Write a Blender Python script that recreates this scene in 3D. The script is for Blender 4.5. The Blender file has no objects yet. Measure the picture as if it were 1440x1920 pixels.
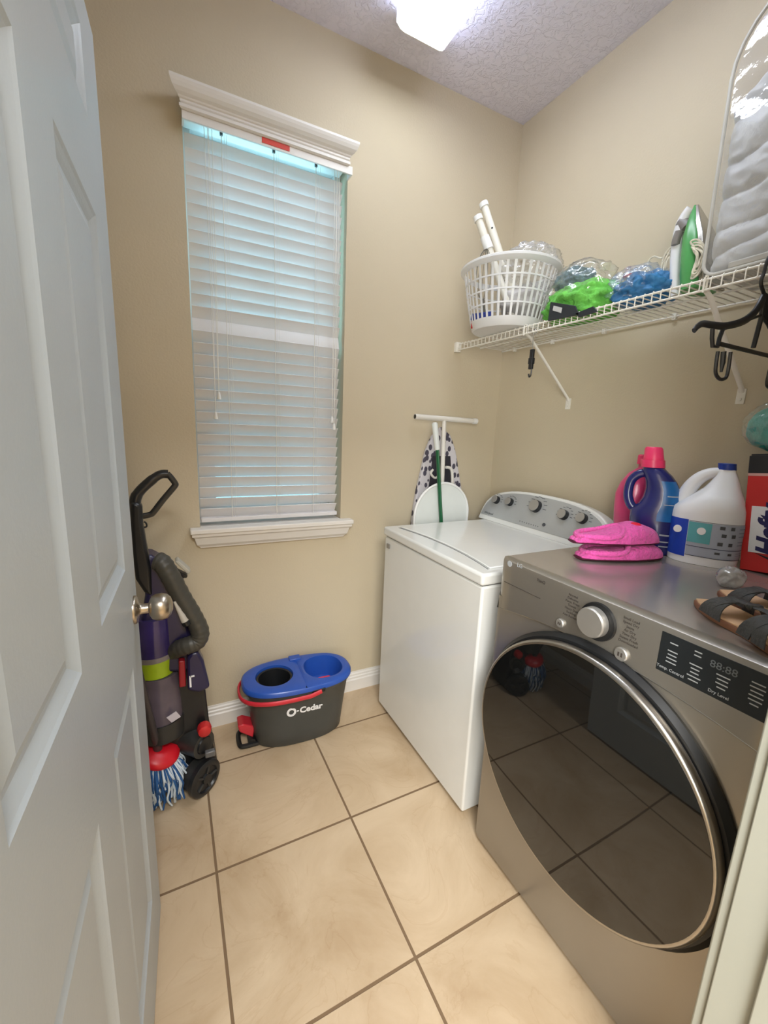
import bpy, bmesh, math, random
from mathutils import Vector, Matrix, Euler
from mathutils import noise as mnoise
random.seed(7)
PI = math.pi
scene = bpy.context.scene
COL = scene.collection

# ------------------------------------------------------------------ camera
CAM_LOC = Vector((-1.66115, -1.87802, 1.39185))
CAM_EUL = Euler((1.37602778, -0.04110856, -0.46834506), 'XYZ')
F_PX = 783.27                      # focal length in pixels of a 1440 x 1920 picture
cam_data = bpy.data.cameras.new('camera')
cam = bpy.data.objects.new('camera', cam_data)
COL.objects.link(cam)
cam.location = CAM_LOC
cam.rotation_euler = CAM_EUL
cam_data.sensor_fit = 'HORIZONTAL'
cam_data.sensor_width = 36.0
cam_data.lens = F_PX / 1440.0 * 36.0
cam_data.clip_start = 0.02
scene.camera = cam
CM = CAM_EUL.to_matrix()

# ------------------------------------------------------------------ view, world, lights
scene.view_settings.view_transform = 'Standard'
scene.view_settings.look = 'None'
scene.view_settings.gamma = 1.0
scene.view_settings.use_curve_mapping = False
scene.view_settings.exposure = 0.66
world = bpy.data.worlds.new('world')
scene.world = world
world.use_nodes = True
bg = world.node_tree.nodes['Background']
bg.inputs['Color'].default_value = (0.42, 0.80, 0.96, 1)
bg.inputs['Strength'].default_value = 2.7
FIXTURE_EMIT = 9.0

def area_light(name, loc, rot, size, sy, power, col):
    l = bpy.data.lights.new(name, 'AREA')
    l.shape = 'RECTANGLE'; l.size = size; l.size_y = sy; l.energy = power; l.color = col
    o = bpy.data.objects.new(name, l); COL.objects.link(o)
    o.location = loc; o.rotation_euler = rot
    return o
# added soft fill below the hall ceiling, out of view, to flatten the shading
area_light('hall_fill', (-1.75, -3.05, 2.86), (0.0, 0, 0), 0.9, 0.9, 66, (0.98, 1.0, 1.0))
# unseen fill added in the hall to brighten the wall under the shelf
area_light('doorway_fill', (-2.72, -3.35, 1.65), (math.radians(90), 0, math.radians(-40)), 1.0, 1.7, 44, (0.97, 1.0, 0.99))

# ------------------------------------------------------------------ helpers
def at(px, py, **k):
    """world point seen at a pixel of the photograph, on the plane x= / y= / z= given"""
    d = CM @ Vector(((px - 720) / F_PX, -(py - 960) / F_PX, -1.0))
    ax, val = list(k.items())[0]
    i = 'xyz'.index(ax)
    t = (val - CAM_LOC[i]) / d[i]
    return CAM_LOC + d * t

def lin(c):
    c = c / 255.0
    return c / 12.92 if c <= 0.04045 else ((c + 0.055) / 1.055) ** 2.4
def rgb(r, g, b): return (lin(r), lin(g), lin(b), 1)

MATS = {}
def mat(name, col, rough=0.5, metal=0.0, vary=0.06, vscale=12.0, bump=0.0, bscale=60.0, trans=0.0,
        ior=1.5, sheen=0.0, coat=0.0, alpha=1.0, emit=None, estr=0.0, spec=0.5, transl=0.0, detail=3.0, sub=0.0):
    m = bpy.data.materials.new(name); m.use_nodes = True
    nt = m.node_tree; N = nt.nodes; L = nt.links
    p = N['Principled BSDF']
    c = rgb(*col)
    tc = N.new('ShaderNodeTexCoord')
    nz = N.new('ShaderNodeTexNoise'); nz.inputs['Scale'].default_value = vscale; nz.inputs['Detail'].default_value = detail
    L.new(tc.outputs['Object'], nz.inputs['Vector'])
    rp = N.new('ShaderNodeValToRGB')
    lo = tuple(max(0, x * (1 - vary)) for x in c[:3]) + (1,); hi = tuple(min(1, x * (1 + vary)) for x in c[:3]) + (1,)
    rp.color_ramp.elements[0].position = 0.3; rp.color_ramp.elements[0].color = lo
    rp.color_ramp.elements[1].position = 0.7; rp.color_ramp.elements[1].color = hi
    L.new(nz.outputs['Fac'], rp.inputs['Fac'])
    L.new(rp.outputs['Color'], p.inputs['Base Color'])
    p.inputs['Roughness'].default_value = rough
    p.inputs['Metallic'].default_value = metal
    p.inputs['IOR'].default_value = ior
    p.inputs['Specular IOR Level'].default_value = spec
    p.inputs['Transmission Weight'].default_value = trans
    p.inputs['Coat Weight'].default_value = coat
    p.inputs['Sheen Weight'].default_value = sheen
    p.inputs['Alpha'].default_value = alpha
    if sub: p.inputs['Subsurface Weight'].default_value = sub
    if emit:
        p.inputs['Emission Color'].default_value = rgb(*emit); p.inputs['Emission Strength'].default_value = estr
    if bump:
        bn = N.new('ShaderNodeTexNoise'); bn.inputs['Scale'].default_value = bscale; bn.inputs['Detail'].default_value = 4
        L.new(tc.outputs['Object'], bn.inputs['Vector'])
        b = N.new('ShaderNodeBump'); b.inputs['Strength'].default_value = bump; b.inputs['Distance'].default_value = 0.01
        L.new(bn.outputs['Fac'], b.inputs['Height']); L.new(b.outputs['Normal'], p.inputs['Normal'])
    if transl:
        t = N.new('ShaderNodeBsdfTranslucent'); L.new(rp.outputs['Color'], t.inputs['Color'])
        mx = N.new('ShaderNodeMixShader'); mx.inputs['Fac'].default_value = transl
        out = N['Material Output']
        L.new(p.outputs['BSDF'], mx.inputs[1]); L.new(t.outputs['BSDF'], mx.inputs[2]); L.new(mx.outputs['Shader'], out.inputs['Surface'])
    MATS[name] = m
    return m

def root(name, label, cat, loc=(0, 0, 0), rot=(0, 0, 0), group=None):
    o = bpy.data.objects.new(name, None); COL.objects.link(o)
    o.empty_display_size = 0.05
    o.location = loc; o.rotation_euler = rot
    o['label'] = label; o['category'] = cat
    if group: o['group'] = group
    return o
def mw(o):
    m = Matrix.LocRotScale(o.location, o.rotation_euler, o.scale)
    return mw(o.parent) @ m if o.parent else m

def obj(name, bm, m, parent=None, world=True, smooth=False, bevel=0.0, bseg=2, subsurf=0, label=None, solid=0.0, angle=40):
    """one mesh object; with world=True the bmesh was written in world coordinates"""
    if parent is not None and world:
        bm.transform(mw(parent).inverted())
    bmesh.ops.recalc_face_normals(bm, faces=bm.faces)
    me = bpy.data.meshes.new(name); bm.to_mesh(me); bm.free()
    if isinstance(m, (list, tuple)):
        for q in m: me.materials.append(q)
    else: me.materials.append(m)
    o = bpy.data.objects.new(name, me); COL.objects.link(o)
    if parent is not None: o.parent = parent
    if solid:
        s = o.modifiers.new('solid', 'SOLIDIFY'); s.thickness = solid; s.offset = 0
    if bevel:
        b = o.modifiers.new('bevel', 'BEVEL'); b.width = bevel; b.segments = bseg; b.limit_method = 'ANGLE'; b.angle_limit = math.radians(35)
    if subsurf:
        s = o.modifiers.new('sub', 'SUBSURF'); s.levels = subsurf; s.render_levels = subsurf
    if smooth or bevel or subsurf:
        for f in me.polygons: f.use_smooth = True
        if not subsurf:
            try: me.set_sharp_from_angle(angle=math.radians(angle))
            except Exception: pass
    if label: o['label'] = label
    return o
def single(name, bm, m, label, cat, base, group=None, **k):
    """a thing that is one mesh: its origin is moved to its base"""
    base = Vector(base)
    bmesh.ops.translate(bm, verts=bm.verts, vec=-base)
    o = obj(name, bm, m, None, **k)
    o.location = base; o['label'] = label; o['category'] = cat
    if group: o['group'] = group
    return o
def struct(name, bm, m, parent=None, **k):
    o = obj(name, bm, m, parent, **k)
    if parent is None: o['kind'] = 'structure'
    return o
def NB(): return bmesh.new()

def box(bm, a, b, rot=None, piv=None, mi=0):
    """box between two corners a and b"""
    a = Vector(a); b = Vector(b)
    lo = Vector([min(a[i], b[i]) for i in range(3)]); hi = Vector([max(a[i], b[i]) for i in range(3)])
    vs = []
    for z in (lo.z, hi.z):
        for x, y in ((lo.x, lo.y), (hi.x, lo.y), (hi.x, hi.y), (lo.x, hi.y)):
            vs.append(Vector((x, y, z)))
    if rot is not None:
        c = Vector(piv) if piv is not None else (lo + hi) / 2
        R = Euler(rot).to_matrix() if not isinstance(rot, Matrix) else rot
        vs = [R @ (v - c) + c for v in vs]
    v = [bm.verts.new(p) for p in vs]
    for q in ((3, 2, 1, 0), (4, 5, 6, 7), (0, 1, 5, 4), (1, 2, 6, 5), (2, 3, 7, 6), (3, 0, 4, 7)):
        f = bm.faces.new([v[i] for i in q]); f.material_index = mi
    return v
def prism(bm, pts, ext, mi=0):
    """extrude a planar outline by the vector ext"""
    ext = Vector(ext)
    a = [bm.verts.new(Vector(p)) for p in pts]; b = [bm.verts.new(Vector(p) + ext) for p in pts]
    n = len(pts)
    fs = [bm.faces.new(a), bm.faces.new(b[::-1])]
    for i in range(n): fs.append(bm.faces.new((a[i], b[i], b[(i + 1) % n], a[(i + 1) % n])))
    for f in fs: f.material_index = mi
def frame_of(d):
    d = d.normalized()
    u = d.cross(Vector((0, 0, 1)))
    if u.length < 1e-3: u = d.cross(Vector((0, 1, 0)))
    u.normalize(); return u, d.cross(u).normalized()
def tube(bm, pts, r, seg=10, closed=False, caps=True, mi=0, flat=None):
    """sweep a circle (or an ellipse: flat=(ru, rv)) along points; r a number or one per point"""
    pts = [Vector(p) for p in pts]; n = len(pts)
    rs = r if isinstance(r, (list, tuple)) else [r] * n
    rings = []; u = None
    for i in range(n):
        if closed: d = pts[(i + 1) % n] - pts[i - 1]
        else: d = pts[min(i + 1, n - 1)] - pts[max(i - 1, 0)]
        if d.length < 1e-9: d = Vector((0, 0, 1))
        d.normalize()
        if u is None: u, w = frame_of(d)
        else:
            u = (u - d * u.dot(d))
            if u.length < 1e-6: u, w = frame_of(d)
            u.normalize(); w = d.cross(u)
        ring = []
        for k in range(seg):
            a = 2 * PI * k / seg
            ring.append(bm.verts.new(pts[i] + (u * math.cos(a) * (flat[0] if flat else 1) + w * math.sin(a) * (flat[1] if flat else 1)) * rs[i]))
        rings.append(ring)
    m = n if closed else n - 1
    for i in range(m):
        A, B = rings[i], rings[(i + 1) % n]
        for k in range(seg):
            f = bm.faces.new((A[k], A[(k + 1) % seg], B[(k + 1) % seg], B[k])); f.material_index = mi
    if caps and not closed:
        f = bm.faces.new(rings[0][::-1]); f.material_index = mi
        f = bm.faces.new(rings[-1]); f.material_index = mi
def smooth_path(pts, sub=6, closed=False):
    pts = [Vector(p) for p in pts]; n = len(pts); out = []
    for i in range(n if closed else n - 1):
        if closed: p0, p1, p2, p3 = pts[i - 1], pts[i], pts[(i + 1) % n], pts[(i + 2) % n]
        else: p0, p1, p2, p3 = pts[max(i - 1, 0)], pts[i], pts[i + 1], pts[min(i + 2, n - 1)]
        for k in range(sub):
            t = k / sub
            out.append(0.5 * ((2 * p1) + (p2 - p0) * t + (2 * p0 - 5 * p1 + 4 * p2 - p3) * t * t + (3 * p1 - p0 - 3 * p2 + p3) * t ** 3))
    if not closed: out.append(pts[-1])
    return out
def cyl(bm, p0, p1, r0, r1=None, seg=24, mi=0, caps=True):
    p0 = Vector(p0); p1 = Vector(p1)
    r1 = r0 if r1 is None else r1
    u, w = frame_of(p1 - p0)
    A = [bm.verts.new(p0 + (u * math.cos(2 * PI * k / seg) + w * math.sin(2 * PI * k / seg)) * r0) for k in range(seg)]
    B = [bm.verts.new(p1 + (u * math.cos(2 * PI * k / seg) + w * math.sin(2 * PI * k / seg)) * r1) for k in range(seg)]
    for k in range(seg):
        f = bm.faces.new((A[k], A[(k + 1) % seg], B[(k + 1) % seg], B[k])); f.material_index = mi
    if caps:
        bm.faces.new(A[::-1]).material_index = mi; bm.faces.new(B).material_index = mi
def lathe(bm, prof, c=(0, 0, 0), axis='z', seg=32, sx=1.0, sy=1.0, M=None, mi=0, cap0=True, cap1=True):
    """profile [(r, h)...] around an axis through c; M an extra matrix about c"""
    c = Vector(c); rings = []
    for r, h in prof:
        ring = []
        for k in range(seg):
            a = 2 * PI * k / seg
            x, y = r * math.cos(a) * sx, r * math.sin(a) * sy
            v = Vector((x, y, h)) if axis == 'z' else (Vector((h, x, y)) if axis == 'x' else Vector((y, h, x)))
            if M is not None: v = M @ v
            ring.append(bm.verts.new(c + v))
        rings.append(ring)
    for i in range(len(rings) - 1):
        for k in range(seg):
            f = bm.faces.new((rings[i][k], rings[i][(k + 1) % seg], rings[i + 1][(k + 1) % seg], rings[i + 1][k])); f.material_index = mi
    if cap0: bm.faces.new(rings[0][::-1]).material_index = mi
    if cap1: bm.faces.new(rings[-1]).material_index = mi
def loft(bm, rings, cap0=True, cap1=True, mi=0, closed=True):
    R = [[bm.verts.new(Vector(p)) for p in ring] for ring in rings]
    n = len(R[0])
    for i in range(len(R) - 1):
        for k in range(n if closed else n - 1):
            f = bm.faces.new((R[i][k], R[i][(k + 1) % n], R[i + 1][(k + 1) % n], R[i + 1][k])); f.material_index = mi
    if cap0: bm.faces.new(R[0][::-1]).material_index = mi
    if cap1: bm.faces.new(R[-1]).material_index = mi
    return R
def rrect(cx, cy, hx, hy, r, z=0, seg=5):
    """rounded rectangle outline"""
    out = []
    for (sx, sy, a0) in ((1, 1, 0), (-1, 1, 90), (-1, -1, 180), (1, -1, 270)):
        for k in range(seg + 1):
            a = math.radians(a0 + 90 * k / seg)
            out.append(Vector((cx + sx * (hx - r) + r * math.cos(a), cy + sy * (hy - r) + r * math.sin(a), z)))
    return out
def blob(bm, c, rad, sub=4, amp=0.15, sc=3.0, seed=0, M=None, ridge=False, flatz=None, octv=3):
    """crumpled soft body: noisy ellipsoid"""
    c = Vector(c); rad = Vector(rad)
    r = bmesh.ops.create_icosphere(bm, subdivisions=sub, radius=1.0)
    for v in r['verts']:
        p = v.co.copy()
        n = mnoise.fractal(p * sc + Vector((seed * 7.3, seed * 3.1, 0)), 1.0, 2.0, octv)
        if ridge: n = 0.5 - abs(n) * 2.2
        p = p * (1 + amp * n)
        q = Vector((p.x * rad.x, p.y * rad.y, p.z * rad.z))
        if M is not None: q = M @ q
        q = c + q
        if flatz is not None and q.z < flatz: q.z = flatz + (q.z - flatz) * 0.04
        v.co = q
def text(name, s, size, M, m, parent, ext=0.0004, offset=0.0, shear=0.0, align='CENTER', label=None):
    """lettering as a mesh, its own plane given by the 4x4 matrix M (x = reading direction, z = out)"""
    cu = bpy.data.curves.new(name, 'FONT'); cu.body = s; cu.size = size; cu.extrude = ext; cu.offset = offset
    cu.shear = shear; cu.align_x = align; cu.align_y = 'CENTER'; cu.resolution_u = 3
    t = bpy.data.objects.new(name, cu); COL.objects.link(t)
    dg = bpy.context.evaluated_depsgraph_get()
    me = bpy.data.meshes.new_from_object(t.evaluated_get(dg))
    bpy.data.objects.remove(t); bpy.data.curves.remove(cu)
    me.materials.clear(); me.materials.append(m)
    me.transform(mw(parent).inverted() @ M)
    o = bpy.data.objects.new(name, me); COL.objects.link(o); o.parent = parent
    if label: o['label'] = label
    return o
def plane_M(origin, xdir, ydir):
    x = Vector(xdir).normalized(); y = Vector(ydir); y = (y - x * y.dot(x)).normalized(); z = x.cross(y)
    m = Matrix((x, y, z)).transposed().to_4x4(); m.translation = Vector(origin)
    return m

# ------------------------------------------------------------------ materials of the room
m_wall = mat('beige_wall_paint', (205, 192, 166), 0.75, vary=0.02, vscale=3, bump=0.10, bscale=120)
m_ceil = mat('ceiling_paint', (232, 230, 246), 0.85, vary=0.02, vscale=5)
def knockdown(m):
    nt = m.node_tree; N = nt.nodes; L = nt.links; p = N['Principled BSDF']
    tc = N.new('ShaderNodeTexCoord')
    n1 = N.new('ShaderNodeTexNoise'); n1.inputs['Scale'].default_value = 38; n1.inputs['Detail'].default_value = 5; n1.inputs['Roughness'].default_value = 0.55
    n1.inputs['Distortion'].default_value = 0.8
    L.new(tc.outputs['Object'], n1.inputs['Vector'])
    r = N.new('ShaderNodeValToRGB'); r.color_ramp.elements[0].position = 0.45; r.color_ramp.elements[1].position = 0.56
    L.new(n1.outputs['Fac'], r.inputs['Fac'])
    b = N.new('ShaderNodeBump'); b.inputs['Strength'].default_value = 0.55; b.inputs['Distance'].default_value = 0.006
    L.new(r.outputs['Color'], b.inputs['Height']); L.new(b.outputs['Normal'], p.inputs['Normal'])
knockdown(m_ceil)
m_trim = mat('white_trim_paint', (232, 228, 222), 0.4, vary=0.015, vscale=6)
m_sash = mat('white_vinyl', (236, 236, 234), 0.35, vary=0.01)
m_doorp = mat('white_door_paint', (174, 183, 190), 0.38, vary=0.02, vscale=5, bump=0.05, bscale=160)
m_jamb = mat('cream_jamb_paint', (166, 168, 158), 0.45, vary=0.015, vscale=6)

TX, TY, TS = -1.14032, -0.70722, 0.457
def floor_material():
    m = bpy.data.materials.new('beige_ceramic_tile'); m.use_nodes = True
    nt = m.node_tree; N = nt.nodes; L = nt.links; p = N['Principled BSDF']
    g = N.new('ShaderNodeNewGeometry')
    mp = N.new('ShaderNodeMapping'); mp.inputs['Location'].default_value = (-TX + 20 * TS, -TY + 20 * TS, 0)
    L.new(g.outputs['Position'], mp.inputs['Vector'])
    br = N.new('ShaderNodeTexBrick'); br.offset = 0.0; br.squash = 1.0
    br.inputs['Scale'].default_value = 1.0; br.inputs['Brick Width'].default_value = TS; br.inputs['Row Height'].default_value = TS
    br.inputs['Mortar Size'].default_value = 0.0042; br.inputs['Mortar Smooth'].default_value = 0.25; br.inputs['Bias'].default_value = 0.0
    br.inputs['Color1'].default_value = (0.94, 0.94, 0.94, 1); br.inputs['Color2'].default_value = (1.0, 1.0, 1.0, 1)
    br.inputs['Mortar'].default_value = (0, 0, 0, 1)
    L.new(mp.outputs['Vector'], br.inputs['Vector'])
    n1 = N.new('ShaderNodeTexNoise'); n1.inputs['Scale'].default_value = 3.2; n1.inputs['Detail'].default_value = 7; n1.inputs['Roughness'].default_value = 0.62
    n1.inputs['Distortion'].default_value = 1.1
    L.new(g.outputs['Position'], n1.inputs['Vector'])
    r1 = N.new('ShaderNodeValToRGB'); e = r1.color_ramp.elements
    e[0].position = 0.33; e[0].color = rgb(186, 160, 127); e[1].position = 0.68; e[1].color = rgb(210, 187, 156)
    L.new(n1.outputs['Fac'], r1.inputs['Fac'])
    n2 = N.new('ShaderNodeTexNoise'); n2.inputs['Scale'].default_value = 3.2; n2.inputs['Detail'].default_value = 9; n2.inputs['Distortion'].default_value = 2.4
    L.new(g.outputs['Position'], n2.inputs['Vector'])
    r2 = N.new('ShaderNodeValToRGB'); e = r2.color_ramp.elements
    e[0].position = 0.485; e[0].color = (1, 1, 1, 1); e[1].position = 0.515; e[1].color = (1, 1, 1, 1)
    k = r2.color_ramp.elements.new(0.5); k.color = (0.93, 0.90, 0.87, 1)
    L.new(n2.outputs['Fac'], r2.inputs['Fac'])
    mv = N.new('ShaderNodeMix'); mv.data_type = 'RGBA'; mv.blend_type = 'MULTIPLY'; mv.inputs[0].default_value = 0.8
    L.new(r1.outputs['Color'], mv.inputs[6]); L.new(r2.outputs['Color'], mv.inputs[7])
    mb = N.new('ShaderNodeMix'); mb.data_type = 'RGBA'; mb.blend_type = 'MULTIPLY'; mb.inputs[0].default_value = 1.0
    L.new(mv.outputs[2], mb.inputs[6]); L.new(br.outputs['Color'], mb.inputs[7])
    mg = N.new('ShaderNodeMix'); mg.data_type = 'RGBA'; mg.inputs[7].default_value = rgb(122, 98, 72)
    L.new(br.outputs['Fac'], mg.inputs[0]); L.new(mb.outputs[2], mg.inputs[6])
    L.new(mg.outputs[2], p.inputs['Base Color'])
    mr = N.new('ShaderNodeMapRange'); mr.inputs[3].default_value = 0.36; mr.inputs[4].default_value = 0.85
    L.new(br.outputs['Fac'], mr.inputs[0]); L.new(mr.outputs[0], p.inputs['Roughness'])
    b = N.new('ShaderNodeBump'); b.invert = True; b.inputs['Strength'].default_value = 0.5; b.inputs['Distance'].default_value = 0.004
    L.new(br.outputs['Fac'], b.inputs['Height'])
    b2 = N.new('ShaderNodeBump'); b2.inputs['Strength'].default_value = 0.12; b2.inputs['Distance'].default_value = 0.003
    L.new(n1.outputs['Fac'], b2.inputs['Height']); L.new(b.outputs['Normal'], b2.inputs['Normal'])
    L.new(b2.outputs['Normal'], p.inputs['Normal'])
    return m
m_floor = floor_material()

# ------------------------------------------------------------------ the room
H = 2.914
XL = -2.15                      # left wall
YF, YH = -1.675, -1.80          # front wall, room face and hall face
DX0, DX1, DH = -1.802, -0.925, 2.13   # doorway
WL, WR, WB, WT = -1.5623, -0.9310, 0.950, 2.50   # window opening
HX0, HX1, HY = -3.1, 0.6, -4.3  # hallway

bm = NB(); box(bm, (HX0, HY, -0.08), (HX1, 0.0, 0.0)); struct('floor', bm, m_floor)
bm = NB(); box(bm, (HX0, HY, H), (HX1, 0.0, H + 0.1)); struct('ceiling', bm, m_ceil)
bm = NB()
box(bm, (HX0, 0, -0.08), (WL, 0.15, H + 0.1)); box(bm, (WR, 0, -0.08), (HX1, 0.15, H + 0.1))
box(bm, (WL, 0, -0.08), (WR, 0.15, WB)); box(bm, (WL, 0, WT), (WR, 0.15, H + 0.1))
struct('wall_back', bm, m_wall)
bm = NB(); box(bm, (0, YH + 0.0, 0), (0.12, 0, H)); struct('wall_right', bm, m_wall)
bm = NB(); box(bm, (XL - 0.12, YH, 0), (XL, 0, H)); struct('wall_left', bm, m_wall)
bm = NB()
box(bm, (XL, YH, 0), (DX0 - 0.02, YF, H)); box(bm, (DX1 + 0.02, YH, 0), (0, YF, H)); box(bm, (DX0 - 0.02, YH, DH + 0.02), (DX1 + 0.02, YF, H))
box(bm, (HX0, YH, 0), (XL - 0.12, YF, H)); box(bm, (0.12, YH, 0), (HX1, YF, H))
struct('wall_front', bm, m_wall)
bm = NB(); box(bm, (HX0 - 0.1, HY, 0), (HX0, YF, H)); struct('wall_hall_left', bm, m_wall)
bm = NB(); box(bm, (HX1, HY, 0), (HX1 + 0.1, YF, H)); struct('wall_hall_right', bm, m_wall)
bm = NB(); box(bm, (HX0, HY - 0.1, 0), (HX1, HY, H)); struct('wall_hall_back', bm, m_wall)

# baseboards: profiled strips
def baseboard(name, p0, p1, nrm):
    p0 = Vector(p0); p1 = Vector(p1); n = Vector(nrm)
    prof = [(0, 0), (0.016, 0), (0.016, 0.062), (0.012, 0.068), (0.012, 0.078), (0.008, 0.083), (0.008, 0.092), (0.004, 0.098), (0.003, 0.105), (0, 0.105)]
    bm = NB()
    prism(bm, [p0 + n * a + Vector((0, 0, b)) for a, b in prof], p1 - p0)
    struct(name, bm, m_trim)
baseboard('baseboard_back', (XL, 0, 0), (0, 0, 0), (0, -1, 0))
baseboard('baseboard_right', (0, -0.016, 0), (0, YF, 0), (-1, 0, 0))
baseboard('baseboard_left', (XL, -0.016, 0), (XL, YF, 0), (1, 0, 0))

# door frame: jambs, stop and casing
bm = NB()
for x0, x1 in ((DX0 - 0.02, DX0), (DX1, DX1 + 0.02)):
    box(bm, (x0, YH - 0.002, 0), (x1, YF + 0.002, DH + 0.02))
box(bm, (DX0, YH - 0.002, DH), (DX1, YF + 0.002, DH + 0.02))
box(bm, (DX1 - 0.011, YH + 0.03, 0), (DX1, YH + 0.075, DH)); box(bm, (DX0, YH + 0.03, 0), (DX0 + 0.011, YH + 0.075, DH))
struct('trim_1', bm, m_jamb, bevel=0.002)
bm = NB()
for y0, y1 in ((YF + 0.002, YF + 0.017), (YH - 0.017, YH - 0.002)):
    for x0, x1 in ((DX0 - 0.075, DX0 - 0.006), (DX1 + 0.006, DX1 + 0.075)):
        box(bm, (x0, y0, 0), (x1, y1, DH + 0.075))
    box(bm, (DX0 - 0.006, y0, DH + 0.006), (DX1 + 0.006, y1, DH + 0.075))
struct('trim_2', bm, m_jamb, bevel=0.003)

# window: frame, two sashes, panes, screen
wn = bpy.data.objects.new('window_1', None); COL.objects.link(wn); wn['kind'] = 'structure'; wn.location = ((WL + WR) / 2, 0.1, WB)
def ring_frame(bm, x0, x1, z0, z1, y0, y1, w):
    box(bm, (x0, y0, z0), (x0 + w, y1, z1)); box(bm, (x1 - w, y0, z0), (x1, y1, z1))
    box(bm, (x0 + w, y0, z0), (x1 - w, y1, z0 + w)); box(bm, (x0 + w, y0, z1 - w), (x1 - w, y1, z1))
ZM = 1.735
bm = NB(); ring_frame(bm, WL, WR, WB, WT, 0.085, 0.15, 0.03); obj('window_frame', bm, m_sash, wn, bevel=0.002)
bm = NB(); ring_frame(bm, WL + 0.03, WR - 0.03, ZM - 0.02, WT - 0.03, 0.12, 0.145, 0.035); obj('sash', bm, m_sash, wn, bevel=0.002)
bm = NB(); ring_frame(bm, WL + 0.03, WR - 0.03, WB + 0.03, ZM + 0.025, 0.09, 0.118, 0.045); obj('sash', bm, m_sash, wn, bevel=0.002)
m_glass = mat('window_glass', (235, 245, 245), 0.02, vary=0.0, trans=1.0, ior=1.02, spec=0.2)
bm = NB(); box(bm, (WL + 0.06, 0.130, ZM), (WR - 0.06, 0.134, WT - 0.06)); obj('pane', bm, m_glass, wn)
bm = NB(); box(bm, (WL + 0.07, 0.102, WB + 0.07), (WR - 0.07, 0.106, ZM - 0.015)); obj('pane', bm, m_glass, wn)
m_screen = mat('insect_screen', (140, 136, 134), 0.8, alpha=0.42)
bm = NB(); box(bm, (WL + 0.03, 0.1455, WB + 0.03), (WR - 0.03, 0.1465, ZM + 0.01)); obj('insect_screen', bm, m_screen, wn)
# drywall return linings are part of the wall; the sill and its apron
bm = NB()
sx0, sx1 = -1.603, -0.880
box(bm, (sx0, -0.052, 0.935), (sx1, 0.0, 0.956)); box(bm, (WL, 0.0, 0.935), (WR, 0.10, 0.956))
struct('window_sill', bm, m_trim, bevel=0.004)
bm = NB()
prof = [(0, 0.0), (-0.044, 0.0), (-0.044, -0.012), (-0.034, -0.02), (-0.026, -0.05), (-0.014, -0.062), (-0.012, -0.068), (0, -0.068)]
def capped_mould(bm, x0, x1, z, prof, skew=1.0):
    """moulding along x with mitred returns: ends step in as the profile steps in"""
    deep = max(-a for a, b in prof)
    A = [Vector((x0 + (deep + a) * skew, a, z + b)) for a, b in prof]
    B = [Vector((x1 - (deep + a) * skew, a, z + b)) for a, b in prof]
    loft(bm, [A, B])
capped_mould(bm, sx0 + 0.006, sx1 - 0.006, 0.935, prof)
struct('trim_3', bm, m_trim)
# cornice over the blind
bm = NB()
cz = 2.443
prof = [(0, 0.0), (-0.052, 0.0), (-0.058, 0.006), (-0.058, 0.018), (-0.052, 0.023), (-0.056, 0.028), (-0.056, 0.036), (-0.060, 0.040), (-0.062, 0.046), (-0.070, 0.054), (-0.078, 0.066), (-0.083, 0.080), (-0.086, 0.092), (-0.086, 0.102), (0, 0.102)]
prof = [(a_, b_ * 0.76) for a_, b_ in prof]
capped_mould(bm, -1.600, -0.915, cz, prof)
struct('trim_4', bm, m_trim)
bm = NB(); box(bm, (WL - 0.002, -0.048, 2.418), (WR + 0.002, -0.040, 2.447)); box(bm, (WL - 0.002, -0.040, 2.418), (WL + 0.004, -0.0005, 2.447)); box(bm, (WR - 0.004, -0.040, 2.418), (WR + 0.002, -0.0005, 2.447)); struct('trim_5', bm, m_trim)

# ------------------------------------------------------------------ the open door
DD = Vector((0.03709, 0.99931, 0)).normalized()
LATCH = Vector((-1.752, -0.750, 0.012))
DW, DHT, DT = 0.915, 2.10, 0.036
door = bpy.data.objects.new('door_1', None); COL.objects.link(door); door['kind'] = 'structure'
HINGE = LATCH - DD * DW
door.location = HINGE; door.rotation_euler = (0, 0, math.atan2(DD.y, DD.x))
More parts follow.
